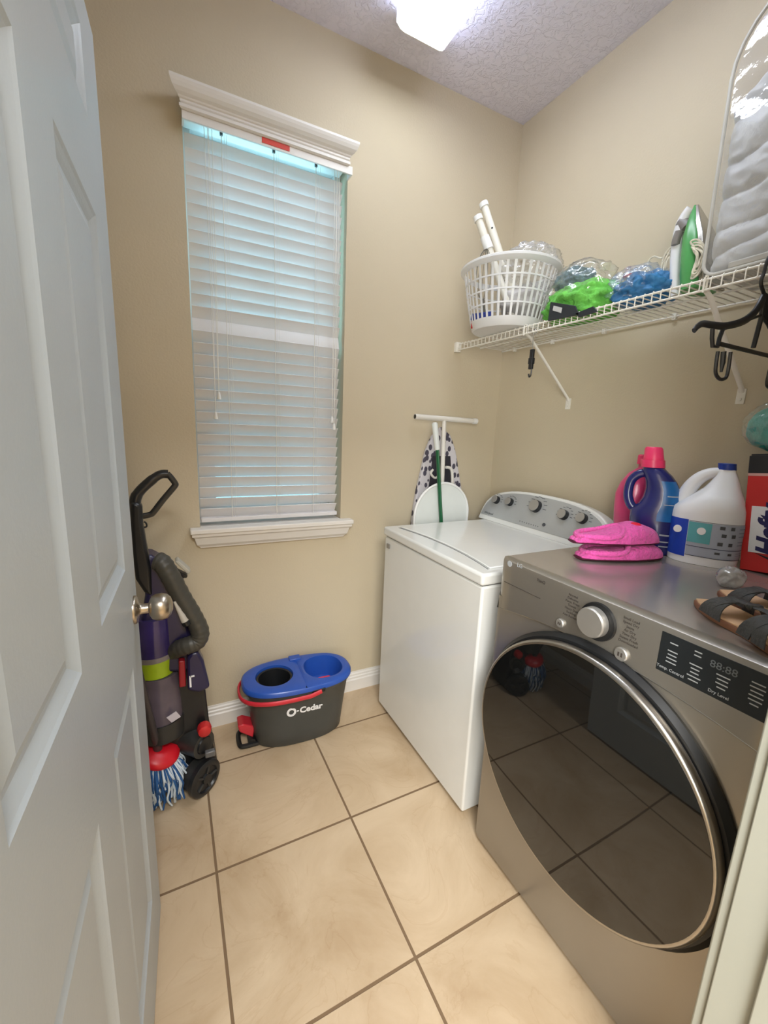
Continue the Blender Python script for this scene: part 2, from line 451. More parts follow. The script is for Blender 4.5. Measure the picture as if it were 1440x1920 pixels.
# local frame of the door: +x towards the latch edge, z up, the face we see looks towards local -y
def door_leaf():
    bm = NB()
    FR = 0.0            # face plane
    rec, fld = 0.010, 0.004
    # panels in local x (from the hinge), seen columns from the measured positions
    px = [(DW - 0.785, DW - 0.545), (DW - 0.412, DW - 0.142)]
    pz = [(0.205, 0.845), (1.068, 1.735), (1.885, 2.02)]
    xs = sorted([0, DW] + [v for p in px for v in p]); zs = sorted([0, DHT] + [v for p in pz for v in p])
    for side in (-1, 1):
        y0 = 0 if side == -1 else DT
        dy = lambda d: y0 - side * d
        for i in range(len(xs) - 1):
            for j in range(len(zs) - 1):
                x0, x1, z0, z1 = xs[i], xs[i + 1], zs[j], zs[j + 1]
                if (x0, x1) in px and (z0, z1) in pz:
                    steps = [(0, 0), (0.005, 0.003), (0.012, 0.006), (0.02, rec), (0.026, rec), (0.044, fld)]
                    rings = []
                    for ins, d in steps:
                        rings.append([bm.verts.new((x0 + ins, dy(d), z0 + ins)), bm.verts.new((x1 - ins, dy(d), z0 + ins)),
                                      bm.verts.new((x1 - ins, dy(d), z1 - ins)), bm.verts.new((x0 + ins, dy(d), z1 - ins))])
                    for a, b in zip(rings, rings[1:]):
                        for k in range(4): bm.faces.new((a[k], a[(k + 1) % 4], b[(k + 1) % 4], b[k]))
                    bm.faces.new(rings[-1])
                else:
                    bm.faces.new([bm.verts.new(q) for q in ((x0, y0, z0), (x1, y0, z0), (x1, y0, z1), (x0, y0, z1))])
    for q in (((0, 0, 0), (DW, 0, 0), (DW, DT, 0), (0, DT, 0)), ((0, 0, DHT), (DW, 0, DHT), (DW, DT, DHT), (0, DT, DHT)),
              ((0, 0, 0), (0, DT, 0), (0, DT, DHT), (0, 0, DHT)), ((DW, 0, 0), (DW, DT, 0), (DW, DT, DHT), (DW, 0, DHT))):
        bm.faces.new([bm.verts.new(p) for p in q])
    bmesh.ops.remove_doubles(bm, verts=bm.verts, dist=1e-5)
    return bm
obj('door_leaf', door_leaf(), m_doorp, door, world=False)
m_nickel = mat('satin_nickel', (176, 166, 152), 0.28, metal=1.0, vary=0.03)
kx, kz = DW - 0.060, 0.944
def knob(side):
    bm = NB()
    s = side
    y0 = 0 if s < 0 else DT
    prof = [(0.033, 0.0), (0.033, 0.004), (0.029, 0.008), (0.014, 0.011), (0.012, 0.016), (0.012, 0.030), (0.018, 0.032), (0.027, 0.037), (0.0315, 0.047), (0.032, 0.058), (0.029, 0.069), (0.021, 0.077), (0.009, 0.081)]
    lathe(bm, [(r, h * s) for r, h in prof], (kx, y0, kz), axis='y', seg=32)
    return bm
obj('door_handle', knob(-1), m_nickel, door, world=False, smooth=True, angle=60, label='round satin nickel door knob')
obj('door_handle', knob(1), m_nickel, door, world=False, smooth=True, angle=60)
bm = NB(); box(bm, (DW, 0.006, kz - 0.03), (DW + 0.0015, DT - 0.006, kz + 0.03)); box(bm, (DW, 0.012, kz - 0.008), (DW + 0.008, DT - 0.012, kz + 0.008)); obj('latch', bm, m_nickel, door, world=False)
for hz in (0.25, 1.05, 1.88):
    bm = NB(); cyl(bm, (-0.004, -0.006, hz - 0.045), (-0.004, -0.006, hz + 0.045), 0.006, seg=10); obj('hinge', bm, m_nickel, door, world=False)
# ------------------------------------------------------------------ ceiling light
m_diff = mat('lit_acrylic_diffuser', (245, 250, 255), 0.5, vary=0.0, emit=(238, 246, 255), estr=FIXTURE_EMIT)
m_whmetal = mat('white_enamel', (235, 235, 232), 0.35, vary=0.01)
FX0, FX1, FY0, FY1 = -0.835, -0.632, -1.43, -0.218
lt = root('ceiling_light', 'long white wraparound ceiling light fixture, lit, mounted on the textured ceiling', 'ceiling light', ((FX0 + FX1) / 2, (FY0 + FY1) / 2, H))
bm = NB(); box(bm, (FX0 + 0.02, FY0, H - 0.025), (FX1 - 0.02, FY1, H)); obj('housing', bm, m_whmetal, lt)
bm = NB()
prof = [(FX0 - 0.004, H - 0.012), (FX0 - 0.002, H - 0.055), (FX0 + 0.012, H - 0.070), (FX0 + 0.03, H - 0.074), (FX1 - 0.02, H - 0.074), (FX1 - 0.004, H - 0.070), (FX1, H - 0.062), (FX1 + 0.003, H - 0.012)]
prism(bm, [(x, FY0 + 0.004, z) for x, z in prof[1:-1]], (0, FY1 - FY0 - 0.008, 0))
obj('diffuser', bm, m_diff, lt)
m_lens = mat('lit_side_lens', (240, 244, 250), 0.5, vary=0.0, emit=(218, 226, 255), estr=4.5)
for (xa, za), (xb, zb) in ((prof[0], prof[1]), (prof[-1], prof[-2])):
    s_ = 0.004 if xa < -0.7 else -0.004
    bm = NB(); prism(bm, [(xa, FY0 + 0.004, za), (xb - s_ * 0.5, FY0 + 0.004, zb - 0.002), (xb + s_, FY0 + 0.004, zb - 0.002), (xa + s_, FY0 + 0.004, za)], (0, FY1 - FY0 - 0.008, 0)); obj('side_lens', bm, m_lens, lt)
for y in (FY0, FY1 - 0.004):
    bm = NB(); prism(bm, [(x, y, z) for x, z in prof], (0, 0.004, 0)); obj('end_cap', bm, m_whmetal, lt)

# ------------------------------------------------------------------ window blind
m_slat = mat('white_blind_slat', (243, 241, 242), 0.45, vary=0.01, transl=0.18)
m_cord = mat('white_cord', (240, 238, 232), 0.7)
m_tag = mat('red_warning_label', (214, 66, 48), 0.5)
m_tass = mat('white_plastic', (240, 240, 238), 0.35, vary=0.01)
bl = root('window_blind', 'white slatted horizontal blind, closed, hanging in the window under the cornice', 'window blind', ((WL + WR) / 2, 0.035, 0.957))
bx0, bx1, by = WL + 0.006, WR - 0.014, 0.036
bm = NB(); box(bm, (bx0, by - 0.03, 2.452), (bx1, by + 0.03, 2.496)); box(bm, (bx0 - 0.003, by - 0.040, 2.452), (bx1 + 0.003, by - 0.034, 2.499))
obj('headrail', bm, m_tass, bl, bevel=0.002)
bm = NB(); pitch = 0.0447
zs = [2.394 - i * pitch for i in range(32)]
def slat(bm, z, tilt, w=0.050):
    n = 5; th = 0.0038
    up, dn = [], []
    for i in range(n + 1):
        t = i / n - 0.5
        c = 0.0016 * (1 - (2 * t) ** 2)
        # local: u runs from the room edge (-) to the glass edge (+)
        u = t * w
        for lst, k in ((up, th / 2), (dn, -th / 2)):
            v = c + k
            lst.append((u * math.cos(tilt) - v * math.sin(tilt), u * math.sin(tilt) + v * math.cos(tilt)))
    prof = up + dn[::-1]
    prism(bm, [(bx0, by + a, z + b) for a, b in prof], (bx1 - bx0, 0, 0))
for i, z in enumerate(zs):
    tilt = math.radians(-62 + 1.5 * math.sin(i * 1.7))
    if i == 14: tilt = math.radians(76)
    if i >= 30: tilt = math.radians(-56)
    slat(bm, z, tilt)
obj('slats', bm, m_slat, bl, smooth=True)
bm = NB(); box(bm, (bx0, by - 0.025, 0.972), (bx1, by + 0.025, 0.990)); obj('bottom_rail', bm, m_slat, bl, bevel=0.003)
for fx in (0.205, 0.52, 0.80):
    x = bx0 + (bx1 - bx0) * fx
    bm = NB()
    for dx, r, dy in ((0, 0.0016, -0.0285), (0.010, 0.0006, -0.0275), (0.018, 0.0006, -0.0275)):
        tube(bm, [(x + dx, by + dy, 2.44), (x + dx, by + dy, 0.99)], r, seg=5)
    obj('ladder_cord', bm, m_cord, bl)
    bm = NB(); box(bm, (x - 0.005, by - 0.032, 2.434), (x + 0.005, by - 0.024, 2.453)); obj('cord_clip', bm, mat('grey_clip', (70, 84, 88), 0.5), bl)
def pull(px_list, name='pull_cord'):
    for (ax, ay, ztop) in px_list:
        e = at(ax, ay, y=by - 0.045)
        bm = NB(); tube(bm, [(e.x - 0.004, by - 0.042, 2.44), (e.x, by - 0.043, 1.9), (e.x + 0.001, by - 0.045, e.z + 0.01)], 0.0011, seg=5)
        tube(bm, [(e.x + 0.008, by - 0.042, 2.44), (e.x + 0.006, by - 0.043, 1.9), (e.x + 0.001, by - 0.045, e.z + 0.01)], 0.0011, seg=5)
        c = obj(name, bm, m_cord, bl)
        bm = NB(); lathe(bm, [(0.003, 0.012), (0.005, 0.008), (0.008, -0.010), (0.0085, -0.016), (0.004, -0.018)], (e.x + 0.001, by - 0.045, e.z), seg=14)
        obj('tassel', bm, m_tass, bl, smooth=True)
pull([(410, 741, 0), (404, 778, 0), (622, 786, 0), (626, 799, 0)])
a = at(491, 259, y=-0.048); b = at(543, 281, y=-0.048)
bm = NB(); box(bm, (a.x, -0.0496, 2.425), (b.x, -0.0482, 2.443)); 
obj('warning_label', bm, m_tag, bl, label='small red warning label on the headrail')

# ------------------------------------------------------------------ washing machine
m_wh = mat('white_appliance_enamel', (222, 222, 218), 0.18, vary=0.01, coat=0.3)
m_gap = mat('dark_seam', (70, 68, 64), 0.7)
m_sil = mat('silver_control_panel', (178, 180, 180), 0.35, metal=0.35, vary=0.02)
m_chr = mat('brushed_knob_metal', (186, 184, 180), 0.45, metal=0.8, vary=0.03)
m_ink = mat('dark_grey_print', (74, 76, 80), 0.6)
m_blk = mat('black_plastic', (24, 25, 27), 0.45, vary=0.1)
WX, WY1, WY0, WH = -0.775, -0.1735, -0.882, 0.945
wm = root('washing_machine', 'white top-loading washing machine with a silver five-knob console, in the back corner', 'washing machine', ((WX - 0.06) / 2, (WY0 + WY1) / 2, 0))
bm = NB(); box(bm, (WX + 0.004, WY0 + 0.003, 0.022), (-0.10, WY1 - 0.003, WH - 0.046)); obj('cabinet', bm, m_wh, wm, bevel=0.008, bseg=3)
for sx in (WX + 0.05, -0.15):
    for sy in (WY0 + 0.06, WY1 - 0.06):
        bm = NB(); cyl(bm, (sx, sy, 0), (sx, sy, 0.025), 0.02, seg=12); obj('foot', bm, m_blk, wm)
bm = NB(); box(bm, (WX + 0.010, WY0 + 0.010, WH - 0.050), (-0.11, WY1 - 0.010, WH - 0.040)); obj('seam', bm, m_gap, wm)
bm = NB(); box(bm, (WX - 0.004, WY0 - 0.002, WH - 0.042), (-0.10, WY1 + 0.002, WH)); obj('top_panel', bm, m_wh, wm, bevel=0.010, bseg=4)
# lid with a bowed front edge
bm = NB()
lx0, lx1, ly0, ly1 = WX + 0.055, -0.20, WY0 + 0.035, WY1 - 0.05
pts = []
for k in range(13):
    t = k / 12; y = ly0 + (ly1 - ly0) * t
    pts.append(Vector((lx0 + 0.035 * (1 - (2 * t - 1) ** 2) - 0.0, y, WH)))
pts = [Vector((lx0 + 0.055 - p.x + lx0 - 0.0 if False else p.x, p.y, p.z)) for p in pts]
pts = pts + [Vector((lx1, ly1, WH)), Vector((lx1, ly0, WH))]
prism(bm, pts, (0, 0, 0.006)); obj('lid', bm, m_wh, wm, bevel=0.003)
bm = NB()
for s in range(1):
    tube(bm, [p + Vector((-0.006, 0, 0.0005)) for p in pts[:13]], 0.0016, seg=6)
obj('lid_seam', bm, mat('lid_shadow_gap', (120, 120, 118), 0.6), wm)
# console
def console_face(y, zlim=1.0): pass
cy0, cy1 = -0.878, -0.132
def arch(t):      # height of the console over the top, t from far (0) to near (1)
    s = abs(2 * t - 1)
    return max(0.012, 0.180 * max(0.0, 1 - s ** 2.5) ** 0.26)
n = 36
front0 = Vector((-0.185, 0, WH - 0.002)); lean = 0.42     # console face leans back
def cpoint(y, h, off=0.0):       # point on the leaning face at height h
    nx, nz = -math.cos(math.atan(lean)), math.sin(math.atan(lean))
    return Vector((front0.x + h * lean + nx * off, y, WH - 0.002 + h + nz * off))
bm = NB()
TT = [0.5 - 0.5 * math.cos(PI * k / n) for k in range(n + 1)]
ring_f = [cpoint(cy1 - (cy1 - cy0) * t, arch(t)) for t in TT]
ring_b = [Vector((-0.075, p.y, p.z - 0.004)) for p in ring_f]
F = [bm.verts.new(p) for p in [cpoint(cy1, 0)] + ring_f + [cpoint(cy0, 0)]]
B = [bm.verts.new(p) for p in [Vector((-0.06, cy1, WH - 0.002))] + ring_b + [Vector((-0.06, cy0, WH - 0.002))]]
bm.faces.new(F); bm.faces.new(B[::-1])
for k in range(len(F)): bm.faces.new((F[k], B[k], B[(k + 1) % len(F)], F[(k + 1) % len(F)]))
obj('console', bm, m_wh, wm, bevel=0.006, bseg=3)
bm = NB()
inset = [cpoint(cy1 - 0.012 - (cy1 - cy0 - 0.024) * t, max(0.034, arch(t) - 0.012), 0.0012) for t in TT]
prism(bm, [cpoint(cy1 - 0.012, 0.026, 0.0012)] + inset + [cpoint(cy0 + 0.012, 0.026, 0.0012)], Vector((-math.cos(math.atan(lean)), 0, math.sin(math.atan(lean)))) * 0.0015)
obj('control_panel', bm, m_sil, wm)
nrm = Vector((-math.cos(math.atan(lean)), 0, math.sin(math.atan(lean))))
upv = Vector((lean, 0, 1)).normalized()
def on_console(px, py):
    """where the ray through a pixel meets the leaning console face"""
    d = CM @ Vector(((px - 720) / F_PX, -(py - 960) / F_PX, -1.0))
    p0 = cpoint(0, 0, 0.003)
    t = nrm.dot(p0 - CAM_LOC) / nrm.dot(d)
    return CAM_LOC + d * t
for (kx_, ky_, r) in ((932, 938, 0.0195), (957, 942, 0.0195), (1006, 950, 0.028), (1058, 966, 0.0215), (1093, 973, 0.0215)):
    c = on_console(kx_, ky_)
    bm = NB(); cyl(bm, c, c + nrm * 0.021, r * 1.06, r * 1.0, seg=28)
    k_ = obj('knob', bm, m_blk, wm, smooth=True)
    bm = NB(); cyl(bm, c + nrm * 0.0205, c + nrm * 0.024, r * 0.97, r * 0.93, seg=28)
    bm.transform(mw(k_).inverted() if False else Matrix())
    obj('knob_cap', bm, m_chr, k_, smooth=True)
    # printed tick labels around the knob
    bm = NB()
    for a in range(-4, 5):
        ang = a * 0.42
        q = c + upv * math.cos(ang) * r * 1.75 + Vector((0, -1, 0)) * math.sin(ang) * r * 1.75
        bw = 0.006 if r < 0.025 else 0.010
        prism(bm, [q + Vector((0, -bw, 0)) - upv * 0.0012, q + Vector((0, bw, 0)) - upv * 0.0012, q + Vector((0, bw, 0)) + upv * 0.0012, q + Vector((0, -bw, 0)) + upv * 0.0012], nrm * 0.0004)
    obj('dial_print', bm, m_ink, wm)
cM = lambda px, py: plane_M(on_console(px, py), (0, -1, 0), upv)
text('brand_lettering', 'Whirlpool', 0.016, cM(916, 962), m_ink, wm, shear=0.2)
bm = NB()
for k in range(9):
    q = on_console(975 + k * 4.2, 977 + k * 1.3); cyl(bm, q, q + nrm * 0.001, 0.0022, seg=8)
q = on_console(1020, 984); cyl(bm, q, q + nrm * 0.003, 0.008, seg=18)
obj('indicator_lights', bm, m_ink, wm)
bm = NB(); q = at(728, 1024, x=WX); box(bm, (WX - 0.003, q.y - 0.012, q.z - 0.010), (WX + 0.003, q.y + 0.012, q.z + 0.010)); obj('badge', bm, mat('grey_badge', (150, 148, 145), 0.4, metal=0.5), wm)
bm = NB(); box(bm, (WX + 0.003, WY0 - 0.0005, 0.87), (WX + 0.01, WY0 + 0.004, 0.872))
bm.free()

# ------------------------------------------------------------------ front-loading dryer
m_graph = mat('graphite_steel', (160, 155, 147), 0.30, metal=0.75, vary=0.03, vscale=3)
m_gtop = mat('glossy_graphite_top', (168, 160, 152), 0.20, metal=0.5, vary=0.02)
m_chrome = mat('satin_chrome_rim', (186, 182, 176), 0.30, metal=1.0, vary=0.01)
m_dglass = mat('dark_door_glass', (16, 17, 17), 0.025, vary=0.0, ior=1.75, coat=0.0, spec=0.5)
m_disp = mat('black_glass_display', (30, 34, 37), 0.15, vary=0.03)
m_wink = mat('pale_print', (170, 174, 178), 0.6)
m_dink = mat('dark_print', (66, 60, 56), 0.6)
DXf, DY1, DY0, DZ = -0.777, -0.9535, -1.655, 1.027
dr = root('dryer', 'graphite front-loading dryer with a large dark round glass door, nearest the doorway', 'dryer', ((DXf - 0.05) / 2, (DY0 + DY1) / 2, 0))
bm = NB(); box(bm, (DXf + 0.02, DY0, 0.016), (-0.06, DY1, DZ - 0.03)); obj('cabinet', bm, m_graph, dr, bevel=0.012, bseg=3)
bm = NB()   # front panel with rounded vertical edges
prism(bm, [(DXf + 0.02, DY1, 0.02), (DXf + 0.006, DY1 - 0.004, 0.02), (DXf, DY1 - 0.022, 0.02), (DXf, DY0 + 0.022, 0.02), (DXf + 0.006, DY0 + 0.004, 0.02), (DXf + 0.02, DY0, 0.02)], (0, 0, 0.885))
obj('front_panel', bm, m_graph, dr, smooth=True)
# control fascia: its lower edge bows over the door
bm = NB(); nn = 24
def fasc_low(t): return 0.862 + 0.040 * math.sin(PI * t) ** 0.8
rows = []
for k in range(nn + 1):
    t = k / nn; y = DY1 - 0.001 + (DY0 - DY1 + 0.002) * t
    e = min(t, 1 - t); ins = 0.016 * max(0, 1 - e / 0.03) ** 2
    rows.append([Vector((DXf - 0.0035 + ins, y, fasc_low(t))), Vector((DXf - 0.0035 + ins, y, DZ - 0.012)), Vector((DXf - 0.001 + ins, y, DZ - 0.004)), Vector((DXf + 0.006 + ins * .7, y, DZ)), Vector((DXf + 0.030, y, DZ + 0.0008)), Vector((DXf + 0.030, y, fasc_low(t) + 0.01)), Vector((DXf + 0.004, y, fasc_low(t)))])
loft(bm, rows)
obj('control_panel', bm, m_graph, dr, smooth=True, angle=35)
bm = NB(); tube(bm, [Vector((DXf - 0.0030, DY1 - 0.02 + (DY0 - DY1 + 0.04) * k / nn, fasc_low(0.03 + 0.94 * k / nn) - 0.0005)) for k in range(nn + 1)], 0.0014, seg=6); obj('trim_line', bm, m_chrome, dr)
bm = NB(); box(bm, (DXf + 0.028, DY0, DZ - 0.03), (-0.04, DY1, DZ)); obj('top_panel', bm, m_gtop, dr, bevel=0.0015)
# door
DC = Vector((DXf, -1.302, 0.570)); DR = 0.324
bm = NB(); lathe(bm, [(DR + 0.016, 0.004), (DR + 0.018, -0.008), (DR + 0.008, -0.020), (DR - 0.02, -0.022)], DC, axis='x', seg=96); obj('door_gasket', bm, m_blk, dr, smooth=True)
dd = bpy.data.objects.new('door', None); COL.objects.link(dd); dd.parent = dr; dd.location = mw(dr).inverted() @ (DC + Vector((-0.03, 0, 0)))
bm = NB(); lathe(bm, [(DR - 0.012, -0.022), (DR + 0.001, -0.024), (DR + 0.0015, -0.036), (DR - 0.001, -0.0425), (DR - 0.006, -0.0455), (DR - 0.009, -0.0445)], DC, axis='x', seg=96, cap0=False, cap1=False)
obj('door_rim', bm, m_chrome, dd, smooth=True, angle=60)
bm = NB(); lathe(bm, [(DR - 0.007, -0.040), (DR - 0.009, -0.0450), (DR * 0.8, -0.0465), (DR * 0.5, -0.0475), (DR * 0.2, -0.048), (0.01, -0.048)], DC, axis='x', seg=96, cap0=False)
obj('door_glass', bm, m_dglass, dd, smooth=True, angle=60)
# big dial and buttons
fx = DXf - 0.0035
def fp(px, py): return at(px, py, x=fx)
c = at(1120, 1164, x=fx)
bm = NB(); cyl(bm, c + Vector((0.002, -0.003, 0)), c + Vector((-0.008, -0.003, 0)), 0.046, 0.045, seg=40); kb = obj('dial', bm, m_blk, dr, smooth=True, label='black sided dial')
bm = NB(); lathe(bm, [(0.036, -0.009), (0.0355, -0.026), (0.033, -0.030), (0.01, -0.0305)], c, axis='x', seg=40); obj('dial_cap', bm, m_chr, kb, smooth=True, angle=30)
for (bx, by_, r) in ((1052, 1168, 0.012), (1166, 1226, 0.016)):
    q = fp(bx, by_)
    bm = NB(); lathe(bm, [(r, 0), (r, -0.005), (r * 0.85, -0.007), (r * 0.2, -0.007)], q, axis='x', seg=24); bb_ = obj('button', bm, m_chr, dr, smooth=True, angle=30)
    bm = NB(); box(bm, q + Vector((-0.0072, -r * .35, -r * .3)), q + Vector((-0.0078, -r * .1, r * .3))); box(bm, q + Vector((-0.0072, r * .1, -r * .3)), q + Vector((-0.0078, r * .35, r * .3))); obj('button_mark', bm, m_dink, bb_)
MX = lambda p: plane_M(p, (0, -1, 0), (0, 0, 1))
q = fp(956, 1057); bm = NB(); lathe(bm, [(0.009, 0), (0.009, -0.001)], q, axis='x', seg=20); obj('emblem', bm, m_wink, dr)
text('lettering', 'LG', 0.017, MX(fp(975, 1061) + Vector((-0.0012, 0, 0))), m_wink, dr)
text('lettering', 'ThinQ', 0.011, MX(fp(1015, 1090) + Vector((-0.0012, 0, 0))), m_dink, dr)
bm = NB(); box(bm, (fx - 0.0012, fp(945, 1100).y, 0.957), (fx + 0.0, fp(1012, 1131).y, 0.9585)); obj('handle_seam', bm, m_dink, dr)
left_col = ['Normal', 'Delicates', 'Perm. Press', 'Towels', 'Heavy Duty', 'Bedding', 'Anti Bacterial']
for i, s in enumerate(left_col):
    q = Vector((fx - 0.0004, -1.222 + 0.0, 1.004 - i * 0.0092)); text('cycle_lettering', s, 0.0085, MX(q), m_dink, dr, align='LEFT' if False else 'CENTER')
right_col = ['Small Load', 'Speed Dry', 'Jeans', 'Air Dry', 'Time Dry', 'Steam Fresh', 'Downloaded']
for i, s in enumerate(right_col):
    q = Vector((fx - 0.0004, -1.372 + 0.0, 1.006 - i * 0.0092)); text('cycle_lettering', s, 0.0085, MX(q), m_dink, dr)
# display
d0, d1 = at(1247, 1177, x=fx), at(1228, 1252, x=fx)
bm = NB(); box(bm, (fx - 0.0008, -1.436, 0.927), (fx + 0.006, -1.636, 1.012)); ds = obj('display', bm, m_disp, dr, bevel=0.0008)
rng = random.Random(3)
bm = NB()
for cx_, rows_ in ((-1.462, (0.995, 0.978, 0.970, 0.962, 0.954)), (-1.505, (1.0, 0.992, 0.972, 0.964, 0.956, 0.948, 0.940)), (-1.550, (0.975, 0.967, 0.959, 0.951)), (-1.600, (0.990, 0.982, 0.974, 0.966, 0.958, 0.950))):
    for z in rows_:
        w = rng.uniform(0.006, 0.012); box(bm, (fx - 0.0012, cx_ - w, z - 0.0011), (fx - 0.0006, cx_ + w, z + 0.0011))
    obj('display_print', bm, m_wink, ds); bm = NB()
bm.free()
text('display_lettering', '88:88', 0.020, MX(Vector((fx - 0.0010, -1.548, 0.990))), mat('dim_digits', (92, 98, 102), 0.5), ds)
text('display_lettering', 'Temp. Control', 0.0085, MX(Vector((fx - 0.0010, -1.463, 0.938))), m_wink, ds)
text('display_lettering', 'Dry Level', 0.0085, MX(Vector((fx - 0.0010, -1.548, 0.938))), m_wink, ds)
for sx in (DXf + 0.07, -0.13):
    for sy in (DY0 + 0.06, DY1 - 0.06):
        bm = NB(); cyl(bm, (sx, sy, 0), (sx, sy, 0.018), 0.022, seg=12); obj('foot', bm, m_blk, dr)
# ------------------------------------------------------------------ silhouettes measured on an upright plane through a point
def atp(px, py, P0, N):
    d = CM @ Vector(((px - 720) / F_PX, -(py - 960) / F_PX, -1.0))
    N = Vector(N); t = N.dot(Vector(P0) - CAM_LOC) / N.dot(d)
    return CAM_LOC + d * t
def view_n(P0):
    n = Vector(P0) - CAM_LOC; n.z = 0; return n.normalized()
def body_loft(bm, levels, P0, deep, seg=28, power=2.4, mi=0, cap0=True, cap1=True):
    """levels: ((xl,yl),(xr,yr)[,depth]) pixel pairs from bottom to top; a superellipse ring at each"""
    N = view_n(P0); rings = []
    for lv in levels:
        A, B = atp(*lv[0], P0, N), atp(*lv[1], P0, N)
        c = (A + B) / 2; hw = Vector((B.x - A.x, B.y - A.y, 0)).length / 2
        u = Vector((B.x - A.x, B.y - A.y, 0)).normalized()
        dp = lv[2] if len(lv) > 2 else min(deep, hw) if deep > 0 else hw
        ring = []
        for k in range(seg):
            a = 2 * PI * k / seg; ca, sa = math.cos(a), math.sin(a)
            ring.append(c + u * hw * math.copysign(abs(ca) ** (2 / power), ca) + N * dp * math.copysign(abs(sa) ** (2 / power), sa))
        rings.append(ring)
    loft(bm, rings, cap0, cap1, mi)
    return rings

# ------------------------------------------------------------------ wire shelf
m_wire = mat('white_vinyl_wire', (236, 232, 222), 0.4, vary=0.01)
SZ, SX = 1.840, -0.310
ws = root('wire_shelf', 'white wire shelf on diagonal braces along the right wall above the machines', 'wire shelf', (-0.155, -0.83, SZ))
bm = NB(); n = 62
for i in range(n):
    y = -0.020 - i * 0.0266
    tube(bm, [(-0.006, y, SZ), (SX - 0.002, y, SZ), (SX - 0.006, y, SZ - 0.006), (SX - 0.006, y, SZ - 0.032)], 0.0019, seg=5, caps=False)
obj('deck', bm, m_wire, ws)
bm = NB()
for x, z, r in ((-0.008, SZ - 0.004, 0.0032), (SX, SZ - 0.004, 0.0034), (SX - 0.003, SZ - 0.032, 0.0034), (-0.16, SZ - 0.005, 0.003)):
    cyl(bm, (x, -0.006, z), (x, -1.662, z), r, seg=8)
    obj('rail', bm, m_wire, ws, smooth=True); bm = NB()
bm.free()
for y in (-0.479, -1.149):
    bm = NB()
    tube(bm, [(SX + 0.002, y, SZ - 0.030), (SX + 0.03, y, SZ - 0.042), (-0.012, y, 1.570), (-0.004, y, 1.556)], 0.0062, seg=8, flat=(1.35, 0.6))
    br = obj('brace', bm, m_wire, ws, smooth=True)
    bm = NB(); box(bm, (-0.006, y - 0.012, 1.520), (0, y + 0.012, 1.568)); cyl(bm, (-0.006, y, 1.535), (-0.010, y, 1.535), 0.005, seg=10); obj('brace_foot', bm, m_wire, br)
    bm = NB(); tube(bm, [(SX - 0.006, y, SZ + 0.004), (SX + 0.004, y, SZ + 0.006), (SX + 0.006, y, SZ - 0.034), (SX - 0.008, y, SZ - 0.038), (SX - 0.009, y, SZ)], 0.003, seg=6); obj('brace_hook', bm, m_wire, br)
for y in (-0.10, -0.35, -0.62, -0.90, -1.18, -1.45):
    bm = NB(); box(bm, (-0.014, y - 0.007, SZ - 0.016), (0, y + 0.007, SZ + 0.006)); cyl(bm, (-0.014, y, SZ - 0.008), (-0.017, y, SZ - 0.008), 0.004, seg=8); obj('wall_clip', bm, m_wire, ws, bevel=0.001)
bm = NB(); box(bm, (SX - 0.016, -0.022, SZ - 0.042), (SX + 0.014, 0, SZ + 0.006)); cyl(bm, (SX, -0.022, SZ - 0.018), (SX, -0.028, SZ - 0.018), 0.008, seg=12); obj('end_bracket', bm, m_wire, ws, bevel=0.003)

# ------------------------------------------------------------------ laundry basket and what stands in it
m_bask = mat('white_basket_plastic', (240, 240, 240), 0.35, vary=0.01, transl=0.15)
BC = Vector((-0.285, -0.325, SZ + 0.003)); BH = 0.255; R0, R1 = 0.146, 0.200
def br_(h): return R0 + (R1 - R0) * (h / BH) ** 0.9
lb = root('laundry_basket', 'round white slotted plastic laundry basket on the shelf in the corner', 'laundry basket', BC)
bm = NB(); lathe(bm, [(R0 - 0.02, 0.0), (R0 - 0.004, 0.0), (R0 + 0.002, 0.006), (br_(0.036), 0.036), (br_(0.036) - 0.003, 0.036), (R0 - 0.004, 0.006), (R0 - 0.02, 0.005)], BC, seg=56); obj('base', bm, m_bask, lb, smooth=True)
bm = NB(); nb = 40
for i in range(nb):
    a = 2 * PI * i / nb; ca, sa = math.cos(a), math.sin(a)
    rows = []
    for h in (0.034, 0.10, 0.17, 0.235):
        r = br_(h); w = 0.0042 + 0.0012 * h / BH
        t = Vector((-sa, ca, 0)); o = Vector((ca, sa, 0))
        c = BC + o * r + Vector((0, 0, h))
        rows.append([c - t * w - o * 0.0013, c + t * w - o * 0.0013, c + t * w + o * 0.0013, c - t * w + o * 0.0013])
    loft(bm, rows)
for h in (0.085, 0.135, 0.185, 0.238):
    lathe(bm, [(br_(h) - 0.0018, -0.003), (br_(h) + 0.0022, -0.003), (br_(h) + 0.0024, 0.003), (br_(h) - 0.0016, 0.003), (br_(h) - 0.0018, -0.003)], BC + Vector((0, 0, h)), seg=56, cap0=False, cap1=False)
obj('slotted_wall', bm, m_bask, lb)
bm = NB(); lathe(bm, [(br_(0.235), 0.232), (R1 + 0.004, 0.236), (R1 + 0.014, 0.246), (R1 + 0.014, 0.254), (R1 + 0.004, 0.260), (R1 - 0.004, 0.254), (br_(0.235) - 0.003, 0.232)], BC, seg=64, cap0=False, cap1=False); obj('rim', bm, m_bask, lb, smooth=True)
